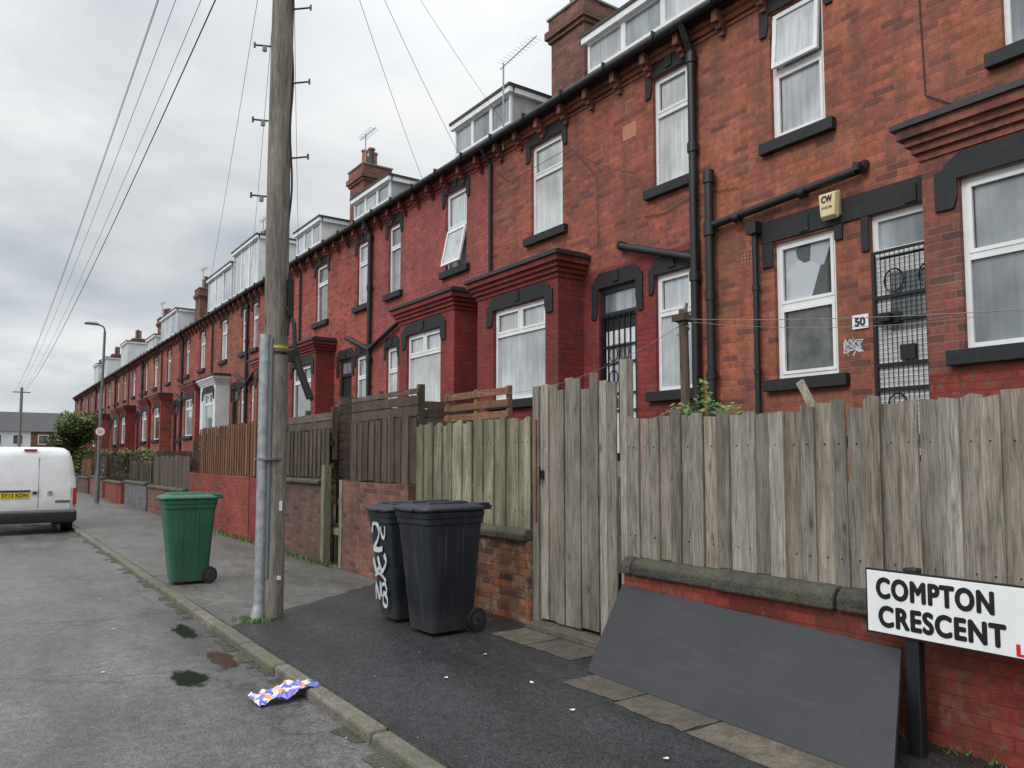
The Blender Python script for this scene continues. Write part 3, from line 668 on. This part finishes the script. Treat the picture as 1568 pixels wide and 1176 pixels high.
for i in range(2, 15):
    yy = 1.6+5*i+.1
    b = MB(); z = .6
    top = {2: 2.55, 3: 2.3, 4: 2.1}.get(i, 1.8)
    while z < top: b.box(4.8, 7.5, yy, yy+.02, z, z+.13, 'wooddarkh'); z += .145
    for x in (4.8, 6.1, 7.4): b.box(x, x+.08, yy+.02, yy+.1, .4, top+.05, 'wooddark')
    b.build('wooden_fence')
b = MB(); X = 5.35
for z in (2.12, 2.26, 2.41): b.box(X, X+.025, 7.75, 9.3, z, z+.09, 'woodbench')
for y in (7.75, 8.5, 9.22): b.box(X+.025, X+.075, y, y+.07, .6, 2.52, 'woodbench')
b.box(X-.5, X, 7.75, 9.3, 1.25, 1.29, 'woodbench'); b.box(X-.5, X-.44, 7.75, 7.81, .6, 1.25, 'woodbench'); b.box(X-.5, X-.44, 9.24, 9.3, .6, 1.25, 'woodbench')
b.build('garden_bench', bevel=.004)
b = MB(); b.cyl((5.0, 4.52, .6), (5.0, 4.56, 2.9), .045, .04, 10, 'wooddark'); b.box(4.93, 5.07, 4.49, 4.63, 2.80, 2.85, 'wooddark')
for k in range(9):
    a = k*.9; b.cyl((5.0-.055*math.cos(a), 4.56+.055*math.sin(a), 2.66+k*.02), (5.0+.055*math.cos(a), 4.56-.055*math.sin(a), 2.71+k*.02), .007, n=6, m='concrete')
b.cyl((5.0, 4.54, 2.86), (4.98, 4.50, 2.95), .015, n=8, m='concrete')
b.build('washing_line_post')
def wire(pts, r, name='overhead_wire', m='wire'):
    cu = bpy.data.curves.new(name, 'CURVE'); cu.dimensions = '3D'; cu.bevel_depth = r; cu.bevel_resolution = 1
    sp = cu.splines.new('POLY'); sp.points.add(len(pts)-1)
    for q, pp in zip(sp.points, pts): q.co = (*pp, 1)
    o = bpy.data.objects.new(name, cu); cu.materials.append(M[m]); scene.collection.objects.link(o); return o
def sag(a, b, s, n=24):
    a, b = Vector(a), Vector(b); return [tuple(a.lerp(b, i/n)-Vector((0, 0, 4*s*(i/n)*(1-i/n)))) for i in range(n+1)]
wire(sag((5.0, 4.56, 2.82), (5.0, -1.0, 2.35), .12), .003, 'washing_line', 'concrete')
wire(sag((5.0, 4.56, 2.80), (7.55, 1.2, 3.1), .25), .0025, 'washing_line', 'concrete')
wire(sag((5.0, 4.56, 2.78), (5.2, 8.2, 2.45), .2), .0025, 'washing_line', 'concrete')
b = MB(); b.box(0, .02, 0, .06, 0, .42, 'woodgrey'); b.build('broken_timber', loc=(5.2, 3.35, 1.85), rot=(math.radians(-28), 0, 0))

def leafcloud(name, blobs, n, size, m, loc, trunk=None, lo=.6):
    b = MB()
    for _ in range(n):
        c, rad = R.choice(blobs); d = Vector((R.gauss(0, 1), R.gauss(0, 1), R.gauss(0, 1))).normalized()
        q = Vector(c)+Vector((d.x*rad[0], d.y*rad[1], d.z*rad[2]))*R.uniform(lo, 1.08)
        u = Vector((R.gauss(0, 1), R.gauss(0, 1), R.gauss(0, 1))).normalized(); v = u.orthogonal().normalized(); s_ = size*R.uniform(.5, 1.3)
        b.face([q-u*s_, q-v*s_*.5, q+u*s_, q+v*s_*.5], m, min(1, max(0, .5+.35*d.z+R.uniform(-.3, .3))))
    if trunk:
        b.cyl(trunk[0], trunk[1], trunk[2], trunk[2]*.5, 8, 'bark')
        for k in range(6): a = k*1.05; b.cyl((0, 0, trunk[1][2]*(.3+.08*k)), (.9*math.cos(a)*trunk[1][2]/3.4, .9*math.sin(a)*trunk[1][2]/3.4, trunk[1][2]*(.6+.09*k)), trunk[2]*.3, trunk[2]*.1, 6, 'bark')
    return b.build(name, loc=loc)
leafcloud('ivy_plant', [((0, 0, 0), (.10, .18, .10)), ((.05, -.25, -.05), (.1, .2, .08)), ((0, .25, -.05), (.1, .15, .10)), ((0, -.1, -.3), (.12, .4, .3)), ((.1, .05, .12), (.06, .06, .14))], 480, .026, 'ivy', (4.85, 4.25, 2.02))
bl = []
for k in range(34):
    z = R.uniform(.8, 4.1); rad = 1.75*math.sqrt(max(.05, 1-((z-2.2)/2.4)**2)); a = R.uniform(0, 6.28); f = math.sqrt(R.random())*.72
    bl.append(((rad*f*math.cos(a), rad*f*math.sin(a), z), (R.uniform(.45, .75), R.uniform(.45, .75), R.uniform(.4, .65))))
leafcloud('evergreen_tree', bl, 15000, .10, 'leaf', (4.9, 52.5, 0), ((0, 0, 0), (0, 0, 3.4), .15), .45)
for (x, y, s_) in ((5.5, 37, .8), (5.6, 45, .9), (5.4, 31.5, .6)):
    leafcloud('garden_shrub', [((R.gauss(0, .3), R.gauss(0, .5), .9+R.random()*.7), (.4, .5, .35)) for _ in range(6)], 1200, .06, 'leaf', (x, y, .3*s_), ((0, 0, 0), (0, 0, 1), .05))
def weeds(loc, sx, sy, n, h=.1):
    b = MB()
    for _ in range(n):
        q = Vector((R.gauss(0, sx*.5), R.uniform(-sy, sy), 0)); d = Vector((R.uniform(-.04, .04), R.uniform(-.04, .04), h*R.uniform(.4, 1.1))); w = Vector((R.uniform(-.01, .01), R.uniform(-.01, .01), 0))
        b.face([q-w, q+w, q+d], 'ivy')
    b.build('weeds', loc=loc)
weeds((2.36, 7.9, 0), .16, .18, 220, .04); weeds((4.45, 16, 0), .06, 3, 500, .12); weeds((4.42, 12.5, 0), .06, 1.5, 250, .1); weeds((4.45, 8.2, 0), .05, .6, 120, .06); weeds((4.46, 2.6, 0), .05, 1.2, 120, .05)

# ------------------------------------------------------------------ telegraph pole
Pp = empty('telegraph_pole', (2.56, 8.0, 0)); b = MB(); n = 20; secs = []
for k in range(20):
    z = -.1+k*9.4/19; rad = .130-.0025*z; secs.append([(rad*math.cos(2*math.pi*i/n)+.008*math.sin(z), rad*math.sin(2*math.pi*i/n), z) for i in range(n)])
b.loft(secs, 'pole'); b.build('wood_shaft', Pp, smooth=True)
b = MB(); cx, cy = -.125, -.045
b.cyl((cx, cy, .12), (cx, cy, 2.9), .056, .056, 14, 'galv'); b.cyl((cx-.02, cy, -.02), (cx, cy, .14), .08, .058, 14, 'galv')
b.cyl((cx+.055, cy-.045, .4), (cx+.055, cy-.045, 2.86), .026, .026, 10, 'lampgrey'); b.build('conduit', Pp, smooth=True)
b = MB(); b.cyl((0, 0, 2.76), (0, 0, 2.79), .128, .128, 20, 'yellow'); b.cyl((0, 0, 2.70), (0, 0, 2.73), .127, .127, 20, 'blackmetal')
b.cyl((-.05, -.02, 1.6), (-.05, -.02, 1.62), .142, .142, 20, 'lampgrey'); b.build('bands', Pp)
b = MB(); dx, dy = .82, -.57
for k in range(6):
    for sg, zo in ((-1, 4.4), (1, 4.82)):
        z = zo+.83*k; b.cyl((sg*dx*.1, sg*dy*.1, z), (sg*dx*.30, sg*dy*.30, z+.02), .010, n=7, m='blackmetal'); b.cyl((sg*dx*.30, sg*dy*.30, z-.01), (sg*dx*.30, sg*dy*.30, z+.05), .011, n=7, m='blackmetal')
        if sg < 0: b.box(-dx*.19-.02, -dx*.19+.02, -dy*.19-.02, -dy*.19+.02, z-.05, z, 'galv')
b.build('climbing_pegs', Pp)
b = MB(); pr = None
for k in range(40):
    z = 2.9+k*.16; q = (dx*.108+.018*math.sin(k*.8), dy*.108-.025*math.cos(k*.5)-.02, z)
    if pr: b.cyl(pr, q, .011, n=6, m='wire')
    pr = q
pipe(b, [(.08, -.10, 3.2), (.14, -.15, 3.02), (.15, -.16, 2.72), (.23, -.21, 2.45), (.31, -.26, 2.22)], .024, 8, 'wire')
b.cyl((.15, -.16, 2.68), (.29, -.25, 2.24), .042, n=8, m='rubber'); b.box(.10, .19, -.2, -.11, 2.62, 2.74, 'rubber')
b.box(.08, .13, -.16, -.09, 3.1, 3.5, 'rubber'); b.box(.03, .06, -.128, -.12, 1.08, 1.18, 'paper'); b.box(.02, .06, -.135, -.125, .38, .42, 'paper')
b.build('cables', Pp)
b = MB(); b.box(-.6, .6, -.05, .05, 8.95, 9.05, 'pole')
for xx in (-.5, -.25, .25, .5): b.cyl((xx, 0, 9.05), (xx, 0, 9.2), .035, .025, 8, 'concrete')
b.build('crossarm', Pp)
F2 = empty('telegraph_pole', (3.4, 84, 0)); b = MB(); b.cyl((0, 0, 0), (0, 0, 8.3), .15, .12, 10, 'pole'); b.box(-.7, .7, -.05, .05, 7.8, 7.9, 'pole'); b.build('shaft', F2)
for xo, dz, r in ((-.5, 0, .006), (-.25, .1, .005), (.25, .0, .011), (-.6, -.35, .004), (.0, -.2, .005)):
    wire(sag((2.56+xo, 8, 9.15+dz), (3.4+xo, 84, 7.95+dz*.3), .9, 40), r)
for (tx, ty, tz, s_, r) in ((7.5, 13.8, 7.15, .15, .004), (7.5, 12.2, 7.1, .15, .004), (7.5, 11.0, 7.6, .12, .003), (7.5, 21.5, 7.2, .3, .004), (7.5, 26.5, 7.2, .3, .004), (7.5, 33, 7.2, .3, .004)):
    wire(sag((2.6, 8.0, 9.05), (tx, ty, tz), s_), r)
wire(sag((7.5, 8.9, 6.3), (7.45, 7.6, 5.6), .05), .005, 'facade_cable')
wire([(7.56, 11.3, 6.8), (7.56, 10.9, 6.5), (7.56, 9.2, 6.55), (7.56, 8.6, 5.9), (7.56, 8.55, 4.8)], .005, 'facade_cable')
wire([(7.58, 3.75, 7.1), (7.58, 3.7, 5.2), (7.58, 3.3, 4.9), (7.58, 2.5, 4.85)], .008, 'facade_cable')
wire([(7.58, 7.6, 5.0), (7.58, 7.2, 4.95), (7.58, 6.7, 5.05), (7.58, 6.0, 4.95)], .005, 'facade_cable')

# ------------------------------------------------------------------ lamp column + 20 sign
L = empty('street_lamp', (3.82, 32.5, 0), (0, math.radians(.6), 0)); b = MB()
b.cyl((0, 0, -.02), (0, 0, 1.2), .09, .085, 14, 'lampgrey'); b.cyl((0, 0, 1.2), (0, 0, 6.45), .055, .045, 12, 'lampgrey')
pipe(b, [(0, 0, 6.45), (-.03, 0, 6.6), (-.12, 0, 6.67), (-.3, 0, 6.7)], .03, 8, 'lampgrey')
b.build('column', L, smooth=True)
b = MB(); b.loft([rr(.22, .07, .06, 6.67, -.45), rr(.26, .1, .08, 6.71, -.45), rr(.18, .06, .05, 6.77, -.43)], 'lampgrey'); b.build('lantern', L, smooth=True)
S = empty('speed_limit_sign', (3.84, 32.38, 2.66)); b = MB(); b.cyl((0, -.02, 0), (0, 0, 0), .22, n=28, m='signred'); b.cyl((0, -.026, 0), (0, -.0201, 0), .175, n=28, m='signwhite'); b.box(-.03, .03, 0, .06, -.05, .05, 'galv'); b.build('disc', S)
text_mesh('20', 'digits', 'signblack', .2, .15, Matrix(((1, 0, 0, -.1), (0, 0, -1, -.029), (0, 1, 0, -.075), (0, 0, 0, 1))), S)
S.scale = (.85, 1, .85)

# ------------------------------------------------------------------ wheelie bins
def catmull(P_, k=8):
    out = []; Q = [P_[0]]+list(P_)+[P_[-1]]
    for i in range(len(P_)-1):
        p0, p1, p2, p3 = Q[i:i+4]
        for j in range(k):
            t_ = j/k
            out.append(tuple(.5*((2*p1[c])+(-p0[c]+p2[c])*t_+(2*p0[c]-5*p1[c]+4*p2[c]-p3[c])*t_**2+(-p0[c]+3*p1[c]-3*p2[c]+p3[c])*t_**3) for c in (0, 1)))
    out.append(P_[-1]); return out
def wbin(loc, rot, m, sc=(1, 1, 1), graffiti=False):
    E = empty('wheelie_bin', loc, (0, 0, math.radians(rot))); E.scale = sc
    b = MB()
    prof = [(.03, .235, .215, .02), (.10, .245, .23, .02), (.5, .285, .255, .01), (.90, .33, .278, 0), (.905, .342, .289, 0), (.95, .345, .29, 0), (.955, .352, .297, 0), (1.0, .358, .302, 0), (1.005, .34, .29, 0)]
    b.loft([rr(hx, hy, .055, z, ox-.02) for z, hx, hy, ox in prof], m)
    for sy in (-1, 1):
        for xx in (-.12, .08):
            vs = [(xx-.012, sy*.222, .14), (xx+.012, sy*.222, .14), (xx+.012, sy*.238, .14), (xx-.012, sy*.238, .14)]
            vt = [(xx-.012, sy*.27, .88), (xx+.012, sy*.27, .88), (xx+.012, sy*.281, .88), (xx-.012, sy*.281, .88)]
            b.loft([vs, vt], m)
    b.build('body', E, bevel=.004, smooth=True)
    b = MB()
    b.loft([rr(.37, .31, .07, 1.008, -.03), rr(.375, .315, .07, 1.028, -.03), rr(.36, .30, .07, 1.046, -.03), rr(.28, .24, .06, 1.066, -.03)], m)
    b.box(.26, .40, -.27, -.20, 1.01, 1.07, m); b.box(.26, .40, .20, .27, 1.01, 1.07, m); b.box(.26, .40, -.04, .04, 1.01, 1.06, m)
    b.cyl((.40, -.28, 1.035), (.40, .28, 1.035), .018, n=10, m=m)
    for yy in (-.16, .16): b.loft([rr(.25, .05, .03, 1.05, -.05, yy), rr(.23, .035, .02, 1.085, -.05, yy)], m)
    b.box(-.43, -.38, -.12, .12, 1.01, 1.03, m)
    b.build('lid', E, bevel=.008, smooth=True)
    b = MB()
    for sy in (-1, 1):
        b.cyl((.25, sy*.225, .1), (.25, sy*.28, .1), .10, n=24, m='rubber'); b.cyl((.25, sy*.28, .1), (.25, sy*.284, .1), .065, n=20, m='lead')
        for k in range(5):
            a = k*2*math.pi/5; b.cyl((.25+.03*math.cos(a), sy*.284, .1+.03*math.sin(a)), (.25+.055*math.cos(a), sy*.288, .1+.055*math.sin(a)), .008, n=5, m='rubber')
        b.cyl((.25, sy*.284, .1), (.25, sy*.292, .1), .02, n=10, m='rubber')
    b.cyl((.25, -.22, .1), (.25, .22, .1), .015, n=8, m='galv'); b.box(.14, .26, -.17, .17, .06, .17, m)
    b.build('wheels', E, smooth=True)
    if graffiti:
        b = MB()
        def xface(z): return -(.275+(.35-.275)*(z-.1)/.8)-.010
        strokes = [[(.17, .80), (.14, .88), (.03, .90), (-.03, .82), (.04, .73), (.15, .66), (.02, .65), (-.10, .67)],
                   [(-.08, .87), (-.11, .79), (-.18, .78), (-.21, .88)],
                   [(.18, .56), (.12, .45), (.02, .50), (.05, .58), (-.04, .46), (-.18, .55), (-.14, .62)],
                   [(.16, .40), (.02, .43), (-.15, .38)],
                   [(.17, .18), (.15, .32), (.06, .20), (.02, .35), (.0, .22)],
                   [(-.03, .33), (-.12, .35), (-.15, .28), (-.05, .24), (-.04, .16), (-.13, .15), (-.15, .22), (-.06, .27)]]
        for si, st in enumerate(strokes):
            pts = catmull(st); W_ = [.024, .018, .024, .012, .018, .017][si]; prev = None
            for k in range(len(pts)):
                a_, c_ = pts[max(0, k-1)], pts[min(len(pts)-1, k+1)]; dx_, dz_ = c_[0]-a_[0], c_[1]-a_[1]; l = math.hypot(dx_, dz_) or 1
                w = W_*(.6+.55*abs(math.cos(math.atan2(dz_, dx_)-.6))); nx, nz = -dz_/l*w, dx_/l*w; y, z = pts[k]
                cur = ((xface(z)-.0006*si, y-nx, z-nz), (xface(z)-.0006*si, y+nx, z+nz))
                if prev: b.face([prev[0], cur[0], cur[1], prev[1]], 'graf')
                prev = cur
        b.build('graffiti', E)
    return E
wbin((3.66, 6.40, 0), 4, 'binblack', (.95, .95, 1.12))
wbin((3.68, 7.12, 0), -3, 'binblack', (.94, .88, 1.08), True)
wbin((2.37, 10.85, 0), -4, 'bingreen', (.93, .98, 1.08))

# ------------------------------------------------------------------ leaning slab
A0, B0, C0 = Vector((3.87, 4.55, 0.004)), Vector((3.78, 2.13, 0.004)), Vector((4.36, 2.38, .53))
D0 = A0+(C0-B0)*1.07
nrm = (B0-A0).cross(D0-A0).normalized(); nrm = nrm if nrm.x > 0 else -nrm
b = MB(); th = nrm*.028; b.loft([[A0, B0, C0, D0], [A0+th, B0+th, C0+th, D0+th]], 'slab'); b.build('leaning_tabletop', bevel=.005)

# ------------------------------------------------------------------ street name sign
S = empty('street_name_sign'); b = MB(); X = 4.22; ya, yb = 2.50, 1.28; za, zb_ = .625, .985
b.box(X, X+.02, yb, ya, za, zb_, 'signblack')
b.box(X-.003, X, yb+.010, ya-.010, za+.010, zb_-.010, 'signwhite'); b.build('panel', S, bevel=.003)
b = MB()
for yy in (2.22, 1.62): b.box(X+.021, X+.09, yy, yy+.075, -.05, zb_+.02, 'blackmetal')
b.build('posts', S, bevel=.008)
text_mesh('COMPTON', 'lettering_upper', 'signblack', .605, .108, facing_road(X-.0045, 2.43, .828), S, .0068, 1.12)
text_mesh('CRESCENT', 'lettering_lower', 'signblack', .645, .108, facing_road(X-.0045, 2.42, .673), S, .0068, 1.12)
text_mesh('LS 11', 'postcode', 'signred', .26, .055, facing_road(X-.0045, 1.725, .645), S, .003)

# ------------------------------------------------------------------ van
V = empty('parked_van', (1.06, 20.5, RZ)); V.scale = (1.06, 1.0, 1.05); b = MB()
def vsec(z, hw, yr, yf, r=.12): return rr(hw, (yf-yr)/2, r, z, 0, (yf+yr)/2, 5)
b.loft([vsec(.28, .82, .06, 4.1), vsec(.45, .87, .0, 4.15), vsec(.75, .89, .0, 4.12), vsec(1.0, .885, .02, 3.9), vsec(1.12, .875, .03, 3.45)], 'vanpaint')
b.loft([vsec(1.121, .873, .03, 3.1), vsec(1.4, .83, .06, 2.85), vsec(1.66, .78, .10, 2.6), vsec(1.79, .73, .14, 2.4, .15), vsec(1.86, .64, .24, 2.2, .15), vsec(1.88, .5, .4, 2.0, .15)], 'vanpaint')
b.build('body', V, smooth=True)
b = MB()
b.loft([rr(.86, .1, .06, .24, 0, .04), rr(.895, .12, .07, .30, 0, .03), rr(.895, .12, .07, .46, 0, .03), rr(.88, .1, .06, .49, 0, .04)], 'vandark')
for sx in (-1, 1):
    for yy in (.75, 3.35):
        b.cyl((sx*.66, yy, .31), (sx*.87, yy, .31), .31, n=28, m='rubber'); b.cyl((sx*.87, yy, .31), (sx*.875, yy, .31), .19, n=20, m='galv')
b.build('bumper_and_wheels', V, smooth=True)
b = MB()
for sx in (-1, 1):
    b.loft([[(sx*.81, -.005, .62), (sx*.885, -.005, .62), (sx*.885, .1, .62), (sx*.81, .1, .62)], [(sx*.81, .003, .98), (sx*.88, .003, .98), (sx*.88, .1, .98), (sx*.81, .1, .98)]], 'redlens')
b.box(-.12, .12, .10, .18, 1.80, 1.83, 'redlens'); b.build('lights', V)
b = MB()
b.box(.16, .168, -.004, .05, .56, 1.0, 'seam'); b.loft([[(.16, .015, 1.0), (.168, .015, 1.0), (.168, .06, 1.0), (.16, .06, 1.0)], [(.16, .085, 1.64), (.168, .085, 1.64), (.168, .13, 1.64), (.16, .13, 1.64)]], 'seam')
b.box(-.78, .78, -.006, .02, .505, .513, 'seam')
for sx in (-.78, .772): b.box(sx, sx+.008, -.004, .05, .52, 1.0, 'seam')
b.box(-.52, .0, -.02, -.002, .78, .90, 'plate'); b.box(-.54, .02, -.03, -.002, .91, .95, 'vandark'); b.box(.06, .14, -.03, 0, .86, .92, 'vandark')
b.cyl((.38, -.014, .88), (.38, 0, .88), .05, n=14, m='galv'); b.box(.48, .76, -.004, .01, .66, .72, 'lampgrey')
b.build('rear_trim', V)
text_mesh('SY13 KDN', 'plate_text', 'signblack', .46, .075, Matrix(((1, 0, 0, -.49), (0, 0, -1, -.023), (0, 1, 0, .802), (0, 0, 0, 1))), V, .003)
b = MB()
for sx in (-1, 1): b.face([(sx*.868, 2.1, 1.15), (sx*.868, 3.0, 1.15), (sx*.80, 2.7, 1.6), (sx*.80, 2.1, 1.6)], 'carglass')
b.loft([[(-.8, 3.12, 1.15), (.8, 3.12, 1.15), (.8, 3.1, 1.14), (-.8, 3.1, 1.14)], [(-.72, 2.64, 1.68), (.72, 2.64, 1.68), (.72, 2.62, 1.67), (-.72, 2.62, 1.67)]], 'carglass')
b.build('glazing', V)

# ------------------------------------------------------------------ far row
for k, (x0, m) in enumerate(((-30, 'brickE'), (-18, 'white'), (-6, 'white'), (6, 'brickE'))):
    H = empty('brick_house'); b = MB(); x1 = x0+12; Y = 118
    b.box(x0, x1, Y, Y+8, -.1, 5.4, m)
    b.build('walls', H); b = MB()
    b.face([(x0, Y-.3, 5.3), (x1, Y-.3, 5.3), (x1, Y+4, 8), (x0, Y+4, 8)], 'slate'); b.face([(x0, Y+8.3, 5.3), (x1, Y+8.3, 5.3), (x1, Y+4, 8), (x0, Y+4, 8)], 'slate'); b.build('roof', H); b = MB()
    for q in range(5):
        for z in (1, 3.6): b.box(x0+.8+q*2.3, x0+2+q*2.3, Y-.05, Y, z, z+1.3, 'upvc'); b.box(x0+.9+q*2.3, x0+1.9+q*2.3, Y-.06, Y-.05, z+.1, z+1.2, 'dkglass')
    b.build('windows', H)

# ------------------------------------------------------------------ puddles, litter
def puddle(cx, cy, rx, ry, m, dz=.004, name='puddle'):
    b = MB(); n = 32
    b.face([(math.cos(a), math.sin(a), 0) for a in [2*math.pi*i/n for i in range(n)]], m); o = b.build(name, loc=(cx, cy, RZ+dz)); o.scale = (rx*1.35, ry*1.35, 1)
puddle(1.42, 6.37, .15, .32, 'puddle'); puddle(1.78, 6.8, .11, .40, 'puddle2', .0045); puddle(1.76, 8.1, .11, .42, 'puddle', .0045)
b = MB(); nx, ny = 12, 6
pts = [[(-.21+.42*i/nx, -.12+.24*j/ny+.02*math.sin(i), .02+.05*R.random()) for j in range(ny+1)] for i in range(nx+1)]
for i in range(nx):
    for j in range(ny): b.face([pts[i][j], pts[i+1][j], pts[i+1][j+1], pts[i][j+1]], 'packet')
b.build('crisp_packet', loc=(1.86, 5.46, RZ+.01), rot=(0, math.radians(-8), math.radians(5)))
for (x, y, z) in ((3.35, 4.55, 0), (3.5, 5.4, 0), (3.1, 3.0, 0), (1.2, 8.6, RZ), (.95, 3.75, RZ), (.9, 6.9, RZ), (2.9, 5.0, 0), (3.2, 3.9, 0), (1.6, 4.0, RZ), (1.3, 10.5, RZ)):
    b = MB(); q = [(R.uniform(.008, .024)*math.cos(a), R.uniform(.008, .024)*math.sin(a), .006+R.uniform(0, .01)) for a in (0, 1.3, 2.5, 3.8, 5.1)]; b.face(q, 'paper'); b.build('litter', loc=(x, y, z))
b = MB()
for _ in range(620):
    x = R.choice([R.uniform(1.84, 1.98)]*2+[R.uniform(2.14, 4.4)]+[R.uniform(4.25, 4.48)]+[R.uniform(.3, 1.9)]); y = R.uniform(2.2, 16); z = RZ+.006 if x < 1.985 else .003; a = R.uniform(0, 6); s_ = R.uniform(.004, .013)
    b.face([(x+s_*math.cos(a), y+s_*math.sin(a), z), (x+s_*math.cos(a+2), y+s_*math.sin(a+2), z+.004), (x+s_*math.cos(a+4), y+s_*math.sin(a+4), z+.002)], R.choice(['flag', 'woodbench', 'concrete']))
b.build('fallen_leaves_and_grit')

# ------------------------------------------------------------------ world, sun, camera
w = bpy.data.worlds.new("World"); scene.world = w; w.use_nodes = True; nt = w.node_tree; nt.nodes.clear()
def N(t_, **k):
    nd = nt.nodes.new(t_)
    for a, b_ in k.items(): setattr(nd, a, b_)
    return nd
def put(i, v):
    if isinstance(v, bpy.types.NodeSocket): nt.links.new(v, i)
    else: i.default_value = v
def wm(op, a, b=0.0):
    nd = N('ShaderNodeMath', operation=op); put(nd.inputs[0], a); put(nd.inputs[1], b); return nd.outputs[0]
SE, SR = math.radians(38), math.radians(-100)
sky = N('ShaderNodeTexSky', sky_type='NISHITA'); sky.sun_disc = False; sky.sun_elevation = SE; sky.sun_rotation = SR
tc = N('ShaderNodeTexCoord'); sp = N('ShaderNodeSeparateXYZ'); put(sp.inputs[0], tc.outputs['Generated'])
zc = wm('MAXIMUM', sp.outputs[2], 0.0)
den = wm('ADD', zc, .22)
cb = N('ShaderNodeCombineXYZ'); put(cb.inputs[0], wm('DIVIDE', sp.outputs[0], den)); put(cb.inputs[1], wm('DIVIDE', sp.outputs[1], den))
def wn(sc, det, ro, off, dist=0):
    ad = N('ShaderNodeVectorMath', operation='ADD'); put(ad.inputs[0], cb.outputs[0]); ad.inputs[1].default_value = off
    nd = N('ShaderNodeTexNoise'); put(nd.inputs['Vector'], ad.outputs[0]); nd.inputs['Scale'].default_value = sc; nd.inputs['Detail'].default_value = det; nd.inputs['Roughness'].default_value = ro; nd.inputs['Distortion'].default_value = dist
    return nd.outputs[0]
def wr(f, st):
    nd = N('ShaderNodeValToRGB'); cr = nd.color_ramp
    while len(cr.elements) < len(st): cr.elements.new(.5)
    for e, (p, c) in zip(cr.elements, st): e.position = p; e.color = (*c, 1) if isinstance(c, tuple) else (c, c, c, 1)
    put(nd.inputs[0], f); return nd.outputs[0]
cl = wr(wn(1.25, 7, .55, (3.1, 1.7, 0), .3), [(.34, (.60, .635, .675)), (.48, (.76, .79, .815)), (.58, (.90, .92, .93)), (.70, (1.0, 1.0, 1.0))])
gain = wm('ADD', wm('MULTIPLY', wm('POWER', zc, 3.0), 26.0), wm('ADD', 8.1, wm('MULTIPLY', wm('POWER', wm('SUBTRACT', 1.0, zc), 6.0), 2.2)))
sc = N('ShaderNodeVectorMath', operation='SCALE'); put(sc.inputs[0], cl); put(sc.inputs['Scale'], gain)
cover = wr(wn(1.0, 4, .5, (9.0, 4.0, 0)), [(.36, .6), (.5, .97)])
mx = N('ShaderNodeMix', data_type='RGBA'); put(mx.inputs[0], cover); put(mx.inputs[6], sky.outputs[0]); put(mx.inputs[7], sc.outputs[0])
bg = N('ShaderNodeBackground'); put(bg.inputs[0], mx.outputs[2]); bg.inputs[1].default_value = .1
o = N('ShaderNodeOutputWorld'); nt.links.new(bg.outputs[0], o.inputs[0])
sl = bpy.data.lights.new('sun', 'SUN'); sl.energy = 1.4; sl.angle = math.radians(25); sl.color = (1, .98, .94)
so = bpy.data.objects.new('sun', sl); scene.collection.objects.link(so)
sd = Vector((math.sin(SR)*math.cos(SE), math.cos(SR)*math.cos(SE), math.sin(SE)))
so.rotation_euler = (-sd).to_track_quat('-Z', 'Y').to_euler(); so.location = (-10, 0, 20)

cam = bpy.data.cameras.new('camera'); co = bpy.data.objects.new('camera', cam); scene.collection.objects.link(co)
co.location = (0, 0, 1.6); co.rotation_euler = (math.radians(94), 0, -math.radians(34.95))
cam.sensor_width = 36; cam.lens = 36*1177/1568; cam.shift_y = .0217; cam.clip_end = 1500; cam.clip_start = .05
scene.camera = co
scene.view_settings.view_transform = 'Standard'; scene.view_settings.look = 'None'; scene.view_settings.exposure = 0
